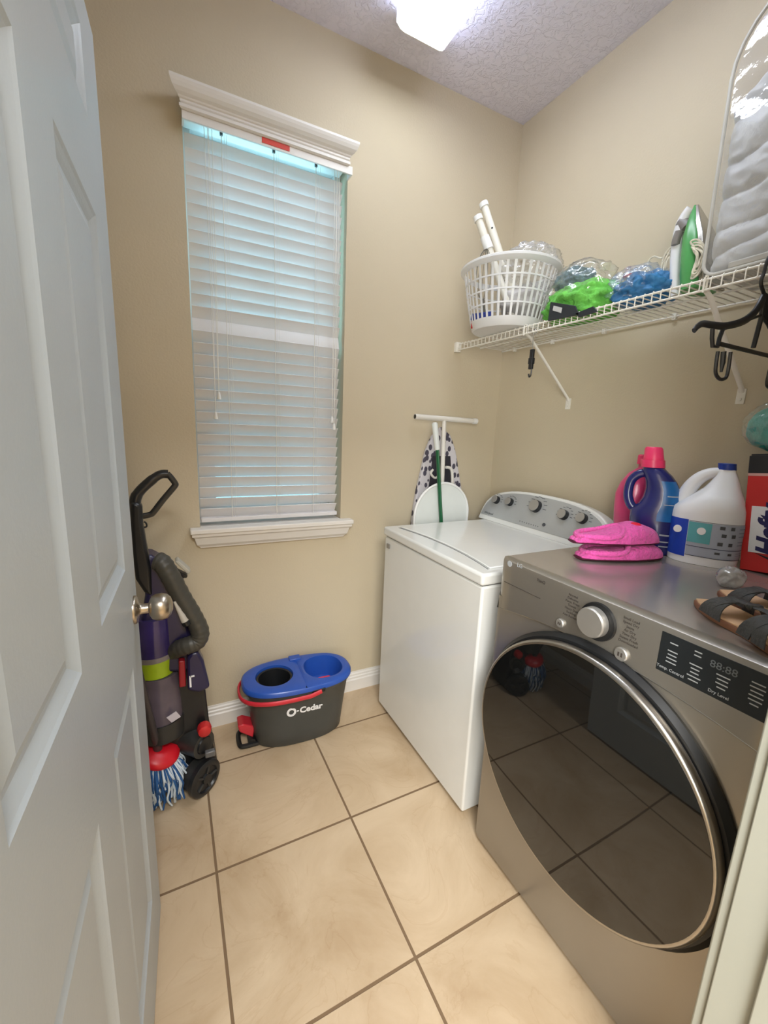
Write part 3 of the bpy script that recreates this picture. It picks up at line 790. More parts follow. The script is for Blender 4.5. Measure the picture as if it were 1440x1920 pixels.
# two white tubes standing in the basket
m_pipe = mat('white_pvc', (234, 230, 218), 0.35, vary=0.02)
P0 = Vector((-0.33, -0.30, 2.2)); Nn = view_n(P0)
for (tp, mid, lab, nm) in (((907, 383), (940, 468), 'taller of the two white plastic tubes standing in the laundry basket, dark screw hole', 'plastic_tube'),
                       ((896, 408), (917, 468), 'shorter white plastic tube with a sleeve, leaning in the laundry basket', 'plastic_tube')):
    off = Vector((0.02, 0.03, 0)) if nm and lab.startswith('taller') else Vector((-0.01, -0.02, 0))
    A = atp(*tp, P0 + off, Nn); B = atp(*mid, P0 + off, Nn); d = (B - A).normalized()
    E = A + d * ((A.z - (SZ + 0.012)) / -d.z)
    if E.x > BC.x + 0.10: E = Vector((BC.x + 0.06, E.y, SZ + 0.012))
    t = root(nm, lab, 'plastic tube', E, group=None)
    bm = NB(); cyl(bm, E, A, 0.0155, seg=20); obj('tube_body', bm, m_pipe, t, smooth=True)
    up = (A - E).normalized()
    bm = NB(); cyl(bm, A - up * 0.014, A + up * 0.006, 0.0195, seg=20); obj('end_cap', bm, m_tass, t, smooth=True)
    if lab.startswith('shorter'):
        bm = NB(); cyl(bm, A - up * 0.14, A - up * 0.085, 0.021, 0.019, seg=20); obj('sleeve', bm, m_tass, t, smooth=True)
    else:
        bm = NB(); q = E + (A - E) * 0.80; cyl(bm, q - Nn * 0.0145 , q - Nn * 0.0175, 0.004, seg=10); obj('screw_hole', bm, m_blk, t)
# wire whisk-like rack, clear plastic, cloths
m_steel = mat('steel_wire', (150, 148, 142), 0.3, metal=0.9)
c = Vector((-0.405, -0.30, 2.02))
bm = NB()
for i in range(6):
    a = i * PI / 6
    pts = [c + Vector((0.035 * math.cos(a) * math.sin(t), 0.04 * math.sin(a) * math.sin(t), 0.10 * -math.cos(t) + 0.05)) for t in [PI * k / 10 for k in range(11)]]
    tube(bm, pts, 0.0014, seg=5)
cyl(bm, c + Vector((0, 0, -0.05)), c + Vector((0.03, 0.0, -0.16)), 0.007, seg=10)
single('wire_whisk', bm, m_steel, 'grey metal wire whisk poking over the left rim of the laundry basket', 'wire whisk', (-0.375, -0.30, 1.86))
def film_mat(name, col, a=0.35, rough=0.12, bs=22, bump=0.8):
    """clear plastic film: see-through, a little milky, with full-strength reflections"""
    m = mat(name, col, 0.6, vary=0.02, bump=bump, bscale=bs, spec=0.0)
    nt = m.node_tree; N = nt.nodes; L = nt.links; p = N['Principled BSDF']; out = N['Material Output']
    nrm_ = p.inputs['Normal'].links[0].from_socket
    t = N.new('ShaderNodeBsdfTransparent'); mx = N.new('ShaderNodeMixShader'); mx.inputs['Fac'].default_value = a
    L.new(t.outputs['BSDF'], mx.inputs[1]); L.new(p.outputs['BSDF'], mx.inputs[2])
    gl = N.new('ShaderNodeBsdfGlossy'); gl.inputs['Roughness'].default_value = rough; gl.inputs['Color'].default_value = (0.9, 0.9, 0.9, 1)
    L.new(nrm_, gl.inputs['Normal'])
    lw = N.new('ShaderNodeLayerWeight'); lw.inputs['Blend'].default_value = 0.5; L.new(nrm_, lw.inputs['Normal'])
    pw = N.new('ShaderNodeMath'); pw.operation = 'POWER'; pw.inputs[1].default_value = 4.0; L.new(lw.outputs['Facing'], pw.inputs[0])
    ma = N.new('ShaderNodeMath'); ma.operation = 'MULTIPLY_ADD'; ma.inputs[1].default_value = 0.7; ma.inputs[2].default_value = 0.11; L.new(pw.outputs[0], ma.inputs[0])
    m2 = N.new('ShaderNodeMixShader'); L.new(ma.outputs[0], m2.inputs['Fac'])
    L.new(mx.outputs['Shader'], m2.inputs[1]); L.new(gl.outputs['BSDF'], m2.inputs[2]); L.new(m2.outputs['Shader'], out.inputs['Surface'])
    return m
m_film = film_mat('clear_plastic_film', (232, 232, 230), 0.22)
bm = NB(); blob(bm, (-0.195, -0.345, 2.112), (0.120, 0.13, 0.095), 5, 0.36, 2.2, 5, ridge=True, octv=2); single('clear_plastic_bag', bm, m_film, 'crumpled clear plastic bag heaped in the laundry basket, rising above its rim', 'plastic bag', (-0.215, -0.345, 2.01), smooth=True, angle=180)
m_gcl = mat('grey_white_cloth', (188, 184, 180), 0.85, vary=0.12, bump=0.3, bscale=40)
bm = NB(); blob(bm, (-0.235, -0.36, 1.955), (0.088, 0.088, 0.072), 4, 0.22, 2.4, 9); single('folded_cloth', bm, m_gcl, 'pale grey cloth bundle inside the laundry basket', 'cloth', (-0.235, -0.36, 1.883), smooth=True, angle=180)
m_dcl = mat('dark_grey_cloth', (84, 84, 84), 0.9, vary=0.2)
bm = NB(); blob(bm, (-0.260, -0.350, 1.872), (0.095, 0.095, 0.020), 4, 0.2, 3, 4, flatz=1.850); single('dark_cloth', bm, m_dcl, 'dark grey cloth at the bottom of the laundry basket', 'cloth', (-0.27, -0.345, 1.85), smooth=True, angle=180)
m_red = mat('red_plastic', (196, 40, 42), 0.4); m_blue = mat('blue_print', (46, 66, 150), 0.5)
pk = root('packet', 'small red and blue packet low against the left side of the laundry basket', 'packet', (-0.395, -0.30, 1.852))
bm = NB(); box(bm, (-0.405, -0.345, 1.853), (-0.390, -0.25, 1.885), rot=(0, 0, 0.5)); obj('packet_base', bm, m_red, pk, bevel=0.003)
bm = NB(); box(bm, (-0.410, -0.345, 1.887), (-0.395, -0.25, 1.915), rot=(0, 0, 0.5)); obj('packet_top', bm, m_blue, pk, bevel=0.003)

# ------------------------------------------------------------------ bags of dusters on the shelf
m_green = mat('lime_microfibre', (104, 186, 76), 0.8, vary=0.3, vscale=30, bump=0.8, bscale=70)
m_navy = mat('dark_teal_mesh', (84, 112, 120), 0.7, vary=0.5, vscale=45, bump=0.8, bscale=80)
m_card = mat('black_card', (36, 40, 46), 0.45, vary=0.1)
m_filmg = film_mat('thin_clear_wrap', (225, 235, 228), 0.05)
g = root('wrapped_cloths', 'clear plastic bag of lime green and dark grey microfibre cloths beside the laundry basket', 'bag of cloths', (-0.20, -0.66, SZ + 0.003))
bm = NB(); blob(bm, (-0.205, -0.665, 1.895), (0.108, 0.165, 0.080), 5, 0.18, 2.6, 2, flatz=SZ + 0.003); obj('green_cloth', bm, m_green, g, smooth=True, angle=180)
bm = NB(); blob(bm, (-0.205, -0.610, 1.990), (0.062, 0.082, 0.052), 5, 0.18, 3, 8); obj('grey_cloth', bm, m_navy, g, smooth=True, angle=180)
bm = NB(); blob(bm, (-0.205, -0.645, 1.945), (0.100, 0.140, 0.105), 5, 0.22, 1.7, 14, ridge=True, flatz=SZ + 0.003, octv=2); obj('plastic_wrap', bm, m_filmg, g, smooth=True, angle=180)
def card(a, b, c, d, x, nm, m, par, th=0.006):
    pts = [at(*q, x=x) for q in (a, b, c, d)]; bm = NB(); prism(bm, pts, (th, 0, 0)); return obj(nm, bm, m, par, bevel=0.001)
ca = card((1027, 602), (1032, 566), (1078, 573), (1086, 590), -0.322, 'header_card', m_card, g)
card((1086, 595), (1078, 588), (1112, 574), (1120, 584), -0.322, 'header_card', m_card, g)
card((1036, 582), (1038, 573), (1054, 577), (1052, 587), -0.3235, 'care_label', mat('white_care_label', (190, 190, 188), 0.6), ca, 0.0008)
b_ = root('wrapped_cloths', 'clear plastic bag of bright blue cloths between the green bag and the iron', 'bag of cloths', (-0.19, -0.90, SZ + 0.003))
m_bcl = mat('blue_cloth', (52, 116, 168), 0.6, vary=0.35, vscale=25, bump=0.6, bscale=50)
bm = NB(); blob(bm, (-0.19, -0.895, 1.890), (0.092, 0.098, 0.055), 5, 0.25, 2.6, 12, flatz=SZ + 0.003); obj('blue_cloth', bm, m_bcl, b_, smooth=True, angle=180)
m_filmb = film_mat('clear_blue_wrap', (190, 212, 236), 0.16)
bm = NB(); blob(bm, (-0.19, -0.875, 1.905), (0.095, 0.103, 0.066), 5, 0.25, 2.0, 31, ridge=True, flatz=SZ + 0.003, octv=2); obj('plastic_wrap', bm, m_filmb, b_, smooth=True, angle=180)
q0 = at(1178, 522, x=-0.20); q1 = at(1170, 496, x=-0.20)
bm = NB(); lathe(bm, [(0.030, -0.055), (0.016, -0.02), (0.012, 0.0), (0.018, 0.012), (0.014, 0.026)], q0, seg=14); obj('gathered_neck', bm, m_filmb, b_, smooth=True, angle=180)
bm = NB(); lathe(bm, [(0.0165, -0.005), (0.019, 0), (0.0165, 0.006)], q0 + Vector((0, 0, 0.006)), seg=16); obj('red_tie', bm, m_red, b_, smooth=True)

# ------------------------------------------------------------------ steam iron
m_igreen = mat('iron_green_plastic', (84, 160, 92), 0.25, vary=0.15, vscale=8)
m_iwhite = mat('iron_white_plastic', (232, 232, 236), 0.3, vary=0.02)
m_igrey = mat('iron_grey_button', (128, 122, 120), 0.4)
m_sole = mat('iron_soleplate', (196, 192, 184), 0.2, metal=0.9)
ir = root('steam_iron', 'white and green steam iron standing on its heel, left of the storage bag', 'iron', (-0.20, -1.05, SZ + 0.003))
IX = -0.20
I = lambda px, py, dx=0.0: at(px, py, x=IX + dx)
# body: rings from heel to tip, from the handle side to the soleplate side
lv = [((1284, 556), (1333, 552), 0.058), ((1284, 520), (1332, 516), 0.058), ((1286, 480), (1331, 478), 0.055), ((1288, 445), (1327, 443), 0.045), ((1294, 415), (1318, 418), 0.030), ((1300, 392), (1309, 396), 0.012), ((1302, 384), (1305, 386), 0.003)]
bm = NB(); rings = []
for A, B, dp in lv:
    a, b = I(*A), I(*B); cc = (a + b) / 2; hy = abs(a.y - b.y) / 2
    rings.append([cc + Vector((dp * math.copysign(abs(math.sin(t)) ** 0.8, math.sin(t)), -hy * math.copysign(abs(math.cos(t)) ** 0.8, math.cos(t)) * -1, 0)) for t in [2 * PI * k / 24 for k in range(24)]])
zmin = SZ + 0.003
for rr in rings:
    for p in rr: p.z = max(p.z, zmin)
loft(bm, rings); obj('body', bm, m_igreen, ir, smooth=True)
bm = NB(); rings = []
for A, B, dp in lv:
    b = I(*B); b.z = max(b.z, zmin)
    rings.append([b + Vector((-dp, 0.006, 0)), b + Vector((dp, 0.006, 0)), b + Vector((dp * 0.98, -0.008, 0.001)), b + Vector((-dp * 0.98, -0.008, 0.001))])
loft(bm, rings); obj('soleplate', bm, m_sole, ir, bevel=0.002)
hp = [I(1268, 556), I(1267, 528), I(1268, 490), I(1271, 455), I(1277, 425), I(1287, 405), I(1297, 392)]
for p in hp: p.z = max(p.z, zmin)
bm = NB(); tube(bm, smooth_path(hp, 5), 0.0175, seg=14, flat=(1.0, 0.95)); obj('handle', bm, m_iwhite, ir, smooth=True)
bm = NB(); cyl(bm, I(1268, 552) + Vector((0, 0, -0.0)), I(1290, 552), 0.02, seg=12); 
bm.free()
bm = NB(); tube(bm, smooth_path([I(1266, 462, -0.013), I(1269, 447, -0.014), I(1275, 432, -0.012)], 4), [0.004] + [0.012] * 7 + [0.004], seg=12); obj('steam_button', bm, m_igrey, ir, smooth=True)
bm = NB(); tube(bm, [I(1277, 418), I(1283, 421), I(1289, 428)], 0.019, seg=14); obj('grip_band', bm, m_igrey, ir, smooth=True)
def coil(pxs, dx, r=0.0026, jitter=0.004, loops=4, seed=1):
    rg = random.Random(seed); bm = NB()
    for i in range(loops):
        k = 1 - 0.13 * i
        cx = sum(p[0] for p in pxs) / len(pxs); cy = sum(p[1] for p in pxs) / len(pxs)
        pts = [at(cx + (p[0] - cx) * k + rg.uniform(-2, 2), cy + (p[1] - cy) * k + rg.uniform(-2, 2), x=IX + dx + rg.uniform(-jitter, jitter)) for p in pxs]
        for p in pts: p.z = max(p.z, zmin + 0.003)
        tube(bm, smooth_path(pts, 5, closed=True), r, seg=7, closed=True)
    return bm
m_icord = mat('white_braided_cord', (214, 208, 190), 0.7, vary=0.25, vscale=60)
o = obj('power_cord', coil([(1296, 455), (1312, 452), (1322, 468), (1320, 495), (1308, 518), (1294, 520), (1306, 495), (1305, 470)], -0.066, loops=5, seed=4), m_icord, ir, smooth=True)
o = obj('power_cord', coil([(1262, 462), (1248, 478), (1240, 505), (1246, 530), (1258, 530), (1262, 500)], 0.0, loops=5, seed=6), m_icord, ir, smooth=True)
bm = NB(); pts = [at(*q, x=IX + 0.02) for q in ((1262, 530), (1240, 520), (1218, 505), (1216, 490), (1226, 481), (1240, 484), (1250, 476))]
for p in pts: p.z = max(p.z, zmin + 0.003)
tube(bm, smooth_path(pts, 5), 0.0026, seg=7); obj('power_cord', bm, m_icord, ir, smooth=True)

# ------------------------------------------------------------------ clear storage bag with a folded grey blanket
m_clear = film_mat('clear_vinyl', (206, 206, 208), 0.10, rough=0.04, bs=16, bump=0.5)
m_quilt = mat('silver_grey_quilt', (204, 206, 208), 0.42, vary=0.06, bump=0.35, bscale=20, sheen=0.3)
m_pipe2 = mat('silver_piping', (196, 194, 188), 0.35)
sb = root('storage_bag', 'tall clear zippered storage bag with silver-grey blanket on the wire shelf', 'storage bag', (-0.18, -1.37, SZ + 0.003))
bz0, bz1, byA, byB, bxf, bxb = SZ + 0.008, 2.50, -1.130, -1.640, -0.300, -0.080
def bag_outline(ins=0.0, top=bz1):
    r = 0.035; R = 0.17; out = []
    ya, yb, z0, z1 = byA - ins, byB + ins, bz0 + ins, top - ins
    for cy, cz_, rr, a0 in ((ya - r, z0 + r, r, 0), (yb + r, z0 + r, r, 270)):
        pass
    def arc(cy, cz_, rr, a0, a1, k=7):
        return [Vector((0, cy + rr * math.cos(math.radians(a0 + (a1 - a0) * i / k)), cz_ + rr * math.sin(math.radians(a0 + (a1 - a0) * i / k)))) for i in range(k + 1)]
    out += arc(ya - r, z0 + r, r, 0, -90) [::1]
    out += arc(yb + r, z0 + r, r, -90, -180)
    out += arc(yb + R, z1 - R, R, 180, 90)
    out += arc(ya - R, z1 - R, R, 90, 0)
    return out
def lean(p):     # the bag leans and narrows a little towards its top
    k = (p.z - bz0) / (bz1 - bz0)
    return Vector((p.x + 0.010 * k, p.y + 0.020 * k, p.z))
bm = NB()
oA = [lean(Vector((bxf, p.y, p.z))) for p in bag_outline()]; oB = [lean(Vector((bxb, p.y, p.z))) for p in bag_outline()]
oM = [lean(Vector((bxf - 0.006, p.y, p.z))) for p in bag_outline(0.03)]; oN = [lean(Vector((bxb, p.y, p.z))) for p in bag_outline(0.03)]
loft(bm, [oA, oB], cap0=False, cap1=True)
obj('clear_cover', bm, m_clear, sb, smooth=True)
# the loose front film of the bag, creased
bm = NB(); inner = bag_outline(0.012); cy_, cz2 = (byA + byB) / 2, (bz0 + bz1) / 2; nr = 34; no_ = len(inner); dense = []
for k in range(no_):
    a_, b_ = inner[k], inner[(k + 1) % no_]; m_ = max(1, int((b_ - a_).length / 0.012))
    dense += [a_.lerp(b_, t_ / m_) for t_ in range(m_)]
rows_ = []
for i_ in range(nr + 1):
    f_ = 1 - i_ / nr * 0.995; row_ = []
    for p in dense:
        y_, z_ = cy_ + (p.y - cy_) * f_, cz2 + (p.z - cz2) * f_
        q = Vector((y_ * 3.0 + z_ * 2.4, z_ * 6.0 - y_ * 5.5, 4.2))
        cr = (1 - abs(mnoise.noise(q * 1.1)) * 2) * 0.010 + (1 - abs(mnoise.noise(q * 2.7)) * 2) * 0.005
        row_.append(lean(Vector((bxf - 0.006 - cr * min(1, i_ / 3), y_, z_))))
    rows_.append(row_)
loft(bm, rows_, cap0=False, cap1=False)
obj('creased_film', bm, m_clear, sb, smooth=True, angle=180)
bm = NB(); tube(bm, oA, 0.0045, seg=8, closed=True); obj('piping', bm, m_pipe2, sb, smooth=True)
bm = NB(); tube(bm, oB, 0.0045, seg=8, closed=True); obj('piping', bm, m_pipe2, sb, smooth=True)
bm = NB()      # the blanket: a wrinkled slab
ny, nz_ = 90, 110; grid = []
ytA, ytB = byA - 0.006, byB + 0.02
for j in range(nz_ + 1):
    row = []
    for i in range(ny + 1):
        y = ytA + (ytB - ytA) * i / ny; z = bz0 + 0.012 + (2.25 + 0.13 * min(1, i / 33) - bz0) * j / nz_
        q = Vector((y * 5.0 + z * 1.5, z * 9.0 - y * 4.5, 1.7))
        ph = (z - 0.75 * (byA - y)) / 0.088 + mnoise.noise(Vector((y * 6, z * 5, 2.0))) * 1.3
        wv = 0.026 * (1 - abs(math.sin(PI * ph)) ** 0.45) * (0.45 + 0.9 * abs(mnoise.noise(Vector((y * 9, z * 4, 7.0))))) + abs(mnoise.noise(q * 0.9)) * 0.022 + abs(mnoise.noise(q * 3.6)) * 0.008
        e = min(i / 4, (ny - i) / 4, j / 3, (nz_ - j) / 3, 1)
        row.append(lean(Vector((bxf + 0.005 + wv + 0.010 * (1 - e) ** 2, y, z))))
    grid.append(row)
V = [[bm.verts.new(p) for p in r] for r in grid]
for j in range(nz_):
    for i in range(ny): bm.faces.new((V[j][i], V[j][i + 1], V[j + 1][i + 1], V[j + 1][i]))
Bk = [[bm.verts.new(Vector((bxb - 0.01, p.y, p.z))) for p in (r[0], r[-1])] for r in (grid[0], grid[-1])]
bm.faces.new([Bk[0][0], Bk[0][1], Bk[1][1], Bk[1][0]])
bm.faces.new([V[0][i] for i in range(ny + 1)] + [Bk[0][1], Bk[0][0]]); bm.faces.new([V[-1][i] for i in range(ny + 1)] + [Bk[1][1], Bk[1][0]])
bm.faces.new([V[j][0] for j in range(nz_ + 1)] + [Bk[1][0], Bk[0][0]]); bm.faces.new([V[j][-1] for j in range(nz_ + 1)] + [Bk[1][1], Bk[0][1]])
obj('folded_blanket', bm, m_quilt, sb, smooth=True, angle=80)
bm = NB(); box(bm, (bxf - 0.001, byA - 0.06, bz0 + 0.004), (bxf + 0.05, byB + 0.06, bz0 + 0.022)); obj('bottom_seam', bm, m_pipe2, sb, bevel=0.004)

# ------------------------------------------------------------------ clothes hanger and hanging clip
m_hang = mat('black_hanger_plastic', (24, 25, 29), 0.35, vary=0.1)
HYp = -1.290
Hh = lambda px, py: at(px, py, y=HYp)
hg = root('clothes_hanger', 'black clip hanger hooked over the wire shelf rail below the storage bag', 'clothes hanger', (-0.305, HYp, SZ))
hx, hz = SX - 0.001, SZ - 0.032
hk = [(hx + 0.014, SZ - 0.03), (hx + 0.016, SZ - 0.0), (hx + 0.008, SZ + 0.012), (hx - 0.006, SZ + 0.013), (hx - 0.017, SZ - 0.004), (hx - 0.021, SZ - 0.03), (hx - 0.026, SZ - 0.055), (Hh(1432, 562).x, SZ - 0.078)]
bm = NB(); tube(bm, smooth_path([(a, HYp, b) for a, b in hk], 5), 0.0042, seg=8); obj('hook', bm, m_hang, hg, smooth=True)
top = Vector((hk[-1][0], HYp, hk[-1][1]))
L_ = Hh(1303, 616); xm = top.x
mir = lambda p: Vector((2 * xm - p.x, p.y, p.z))
arm = [top, Hh(1416, 584), Hh(1394, 602), Hh(1362, 611), Hh(1338, 610), Hh(1318, 607), Hh(1308, 612), Hh(1301, 620)]
for side, f in ((0, lambda p: p), (1, mir)):
    bm = NB(); pts = smooth_path([f(p) for p in arm], 4); nP = len(pts)
    rr = [0.0085 - 0.0035 * i / nP for i in range(nP)]
    tube(bm, pts, rr, seg=10, flat=(0.8, 1.25)); obj('shoulder', bm, m_hang, hg, smooth=True)
    bm = NB(); a = f(Hh(1355, 618)); b2 = Vector((xm, HYp, Hh(1428, 592).z)); tube(bm, [a, b2], 0.0035, seg=8); obj('brace_bar', bm, m_hang, hg, smooth=True)
bm = NB(); tube(bm, [top, Hh(1428, 600) * 0.5 + Vector((xm, HYp, Hh(1428, 600).z)) * 0.5, Vector((xm - 0.004, HYp, Hh(1425, 655).z))], 0.0055, seg=10); obj('centre_bar', bm, m_hang, hg, smooth=True)
zb = Hh(1400, 657).z; xl = Hh(1346, 657).x; xr = 2 * xm - xl
bm = NB(); tube(bm, [(xl, HYp, zb), (xr, HYp, zb)], 0.0045, seg=8, flat=(0.9, 1.2)); obj('trouser_bar', bm, m_hang, hg, smooth=True)
for f in (lambda p: p, mir):
    bm = NB(); tube(bm, smooth_path([f(Hh(*q)) for q in ((1346, 659), (1343, 680), (1342, 700), (1350, 711), (1361, 708), (1366, 690), (1370, 660))], 4), 0.0042, seg=8)
    o1 = obj('clip_loop', bm, m_hang, hg, smooth=True)
    bm = NB(); tube(bm, [f(Hh(*q)) for q in ((1357, 659), (1355, 680), (1352, 698))], [0.006, 0.006, 0.003], seg=8); obj('clip_tongue', bm, m_hang, o1, smooth=True)
    bm = NB()
    tube(bm, [f(Hh(*q)) for q in ((1336, 616), (1335, 634), (1336, 649), (1345, 650), (1349, 634), (1356, 616))], 0.0048, seg=8); obj('garment_clip', bm, m_hang, hg, smooth=True)
cp = root('hanging_clip', 'small dark clothes clip hanging from the shelf rail by the far brace', 'clothes clip', (SX - 0.003, -0.53, SZ - 0.032))
C_ = lambda px, py: at(px, py, x=SX - 0.003)
k1 = C_(999, 655); k2 = C_(998, 706); yk = k1.y
bm = NB(); tube(bm, smooth_path([(SX - 0.003, yk - 0.010, SZ - 0.04), (SX - 0.003, yk - 0.004, SZ - 0.026), (SX - 0.003, yk + 0.006, SZ - 0.028), (SX - 0.003, yk + 0.004, SZ - 0.06), (SX - 0.003, yk, k1.z)], 4), 0.002, seg=7); obj('wire_hook', bm, m_steel, cp, smooth=True)
bm = NB(); box(bm, (SX - 0.010, yk - 0.009, k2.z + 0.03), (SX + 0.002, yk + 0.009, k1.z)); box(bm, (SX - 0.012, yk - 0.011, k2.z + 0.05), (SX + 0.004, yk + 0.011, k2.z + 0.075)); obj('clip_body', bm, m_hang, cp, bevel=0.002)
bm = NB(); tube(bm, smooth_path([(SX - 0.004, yk - 0.006, k2.z + 0.032), (SX - 0.004, yk - 0.004, k2.z + 0.006), (SX - 0.004, yk + 0.004, k2.z), (SX - 0.004, yk + 0.008, k2.z + 0.012)], 4), 0.003, seg=7); obj('clip_tip', bm, m_hang, cp, smooth=True)
# ------------------------------------------------------------------ things on the dryer
TZ = DZ + 0.0006
m_pinkb = mat('pink_translucent_bottle', (214, 66, 120), 0.3, vary=0.08, coat=0.3)
m_cap = mat('hot_pink_cap', (236, 60, 110), 0.35, vary=0.03)
m_navb = mat('dark_blue_bottle', (34, 38, 104), 0.25, vary=0.12, coat=0.4)
m_navl = mat('blue_shrink_label', (20, 96, 160), 0.3, vary=0.25, vscale=18)
m_blch = mat('white_jug_plastic', (236, 238, 242), 0.35, vary=0.01)
m_ccap = mat('royal_blue_cap', (26, 58, 150), 0.35)
m_lblue = mat('label_blue', (22, 66, 182), 0.45, vary=0.05)
m_lteal = mat('label_teal', (88, 168, 176), 0.45, vary=0.05)
m_lgrey = mat('label_grey', (168, 176, 192), 0.5, vary=0.05)
m_white = mat('white_print', (236, 236, 238), 0.5)
def basez(rings_levels): pass
# pink bottle behind
P0 = Vector((-0.125, -0.975, TZ)); 
pb = root('detergent_bottle', 'pink translucent detergent bottle mostly hidden behind the dark blue one', 'detergent bottle', P0)
bm = NB()
rg = body_loft(bm, [((1150, 996), (1222, 990)), ((1149, 985), (1224, 980)), ((1150, 955), (1224, 950)), ((1153, 928), (1224, 925)), ((1163, 906), (1222, 905)), ((1178, 888), (1218, 888)), ((1196, 877), (1216, 877)), ((1198, 868), (1214, 868))], P0, 0.05)
mn = min(v.co.z for v in bm.verts)
for v in bm.verts:
    if v.co.z < TZ + 0.012: v.co.z = TZ if v.co.z < mn + 0.03 else v.co.z
obj('bottle_body', bm, m_pinkb, pb, smooth=True, angle=60)
bm = NB(); cc = atp(1206, 866, P0, view_n(P0)); lathe(bm, [(0.019, -0.008), (0.019, 0.022), (0.015, 0.026)], cc, seg=20); obj('cap', bm, m_cap, pb, smooth=True)
# dark blue bottle
P0 = Vector((-0.235, -1.055, TZ)); Nv = view_n(P0)
b = root('detergent_bottle', 'dark blue laundry detergent bottle with a hot pink cap, left of the white bleach jug', 'detergent bottle', P0)
lv = [((1186, 1030), (1258, 1030)), ((1182, 1022), (1266, 1024)), ((1180, 1000), (1272, 1005)), ((1179, 975), (1277, 975)), ((1181, 958), (1280, 958)), ((1196, 950), (1281, 940)), ((1204, 940), (1280, 925)), ((1209, 920), (1277, 912)), ((1209, 905), (1271, 900)), ((1206, 892), (1262, 889)), ((1204, 884), (1253, 881)), ((1206, 876), (1246, 875))]
bm = NB(); body_loft(bm, lv, P0, 0.058)
mn = min(v.co.z for v in bm.verts)
for v in bm.verts: v.co.z = TZ if v.co.z < mn + 0.012 else max(TZ, v.co.z)
obj('bottle_body', bm, m_navb, b, smooth=True, angle=60)
bm = NB(); tube(bm, smooth_path([atp(*q, P0, Nv) for q in ((1212, 886), (1198, 889), (1185, 899), (1179, 915), (1178, 932), (1184, 948), (1198, 958))], 5), 0.0115, seg=12, flat=(1, 1.25)); obj('handle', bm, m_navb, b, smooth=True)
bm = NB(); body_loft(bm, [((1201, 876), (1248, 876)), ((1201, 862), (1248, 862))], P0, 0.06, power=2); obj('cap_collar', bm, m_cap, b, smooth=True)
bm = NB(); body_loft(bm, [((1206, 862), (1246, 862)), ((1209, 841), (1244, 841)), ((1212, 838), (1241, 838))], P0, 0.06, power=2); obj('cap', bm, m_cap, b, smooth=True)
def wrap_label(P0, lv, f0, f1, a0, a1, out=0.001, nz=8, na=18, deep=0.058, power=2.4):
    """patch lying on the body between two heights (fractions of the level list) and two angles"""
    bm = NB(); N = view_n(P0); rows = []
    for j in range(nz + 1):
        s = f0 + (f1 - f0) * j / nz; i = min(int(s), len(lv) - 2); t = s - i
        def mix(a, b): return (a[0] + (b[0] - a[0]) * t, a[1] + (b[1] - a[1]) * t)
        A, B = atp(*mix(lv[i][0], lv[i + 1][0]), P0, N), atp(*mix(lv[i][1], lv[i + 1][1]), P0, N)
        c = (A + B) / 2; d = Vector((B.x - A.x, B.y - A.y, 0)); hw = d.length / 2 + out; u = d.normalized(); dp = min(deep, hw) + out
        row = []
        for k in range(na + 1):
            a = math.radians(a0 + (a1 - a0) * k / na); ca, sa = math.cos(a), math.sin(a)
            row.append(bm.verts.new(c + u * hw * math.copysign(abs(ca) ** (2 / power), ca) + N * dp * math.copysign(abs(sa) ** (2 / power), sa)))
        rows.append(row)
    for j in range(nz):
        for k in range(na): bm.faces.new((rows[j][k], rows[j][k + 1], rows[j + 1][k + 1], rows[j + 1][k]))
    return bm
obj('label', wrap_label(P0, lv, 3.2, 8.2, -88, -22), m_navl, b, smooth=True)
nl = lambda px, py, P, dp: atp(px, py, P - view_n(P) * dp, view_n(P))
uL = Vector((-Nv.y, Nv.x, 0)) * -1
uL = Vector((Nv.y, -Nv.x, 0))
for f, a0_, a1_ in ((6.3, -78, -38), (5.2, -84, -50), (2.2, -80, -40), (1.7, -84, -34), (1.3, -80, -48)):
    obj('label_print', wrap_label(P0, lv, f, f + 0.10, a0_, a1_, 0.0018, nz=1), m_wink, b)

# bleach jug
P0 = Vector((-0.172, -1.212, TZ)); Nv = view_n(P0); uL = Vector((Nv.y, -Nv.x, 0))
j = root('bleach_jug', 'white bleach jug with royal blue cap and label, left of the red carton', 'jug', P0)
lv = [((1256, 1054), (1376, 1066)), ((1249, 1046), (1381, 1058)), ((1250, 1030), (1385, 1048)), ((1253, 1005), (1390, 1025)), ((1258, 965), (1397, 990)), ((1260, 952), (1399, 972)), ((1263, 944), (1400, 960)), ((1281, 938), (1399, 944)), ((1300, 932), (1397, 925)), ((1318, 924), (1393, 909)), ((1330, 912), (1390, 898)), ((1340, 898), (1386, 889)), ((1347, 884), (1381, 882)), ((1348, 877), (1380, 876))]
bm = NB(); body_loft(bm, lv, P0, 0.078, power=2.6)
mn = min(v.co.z for v in bm.verts)
for v in bm.verts: v.co.z = TZ if v.co.z < mn + 0.012 else max(TZ, v.co.z)
obj('jug_body', bm, m_blch, j, smooth=True, angle=60)
hpth = smooth_path([atp(*q, P0, Nv) for q in ((1272, 950), (1284, 930), (1297, 910), (1314, 895), (1334, 887), (1354, 886))], 5)
bm = NB(); tube(bm, hpth, [0.026 - 0.012 * i / (len(hpth) - 1) for i in range(len(hpth))], seg=14, flat=(1, 1.0)); obj('handle', bm, m_blch, j, smooth=True)
bm = NB(); body_loft(bm, [((1346, 881), (1382, 881)), ((1346, 869), (1382, 869))], P0, 0.06, power=2); cpj = obj('cap', bm, m_ccap, j, bevel=0.001)
kw = dict(deep=0.078, power=2.6)
obj('label_panel', wrap_label(P0, lv, 2.0, 4.35, -178, -110, 0.0008, **kw), m_lblue, j, smooth=True)
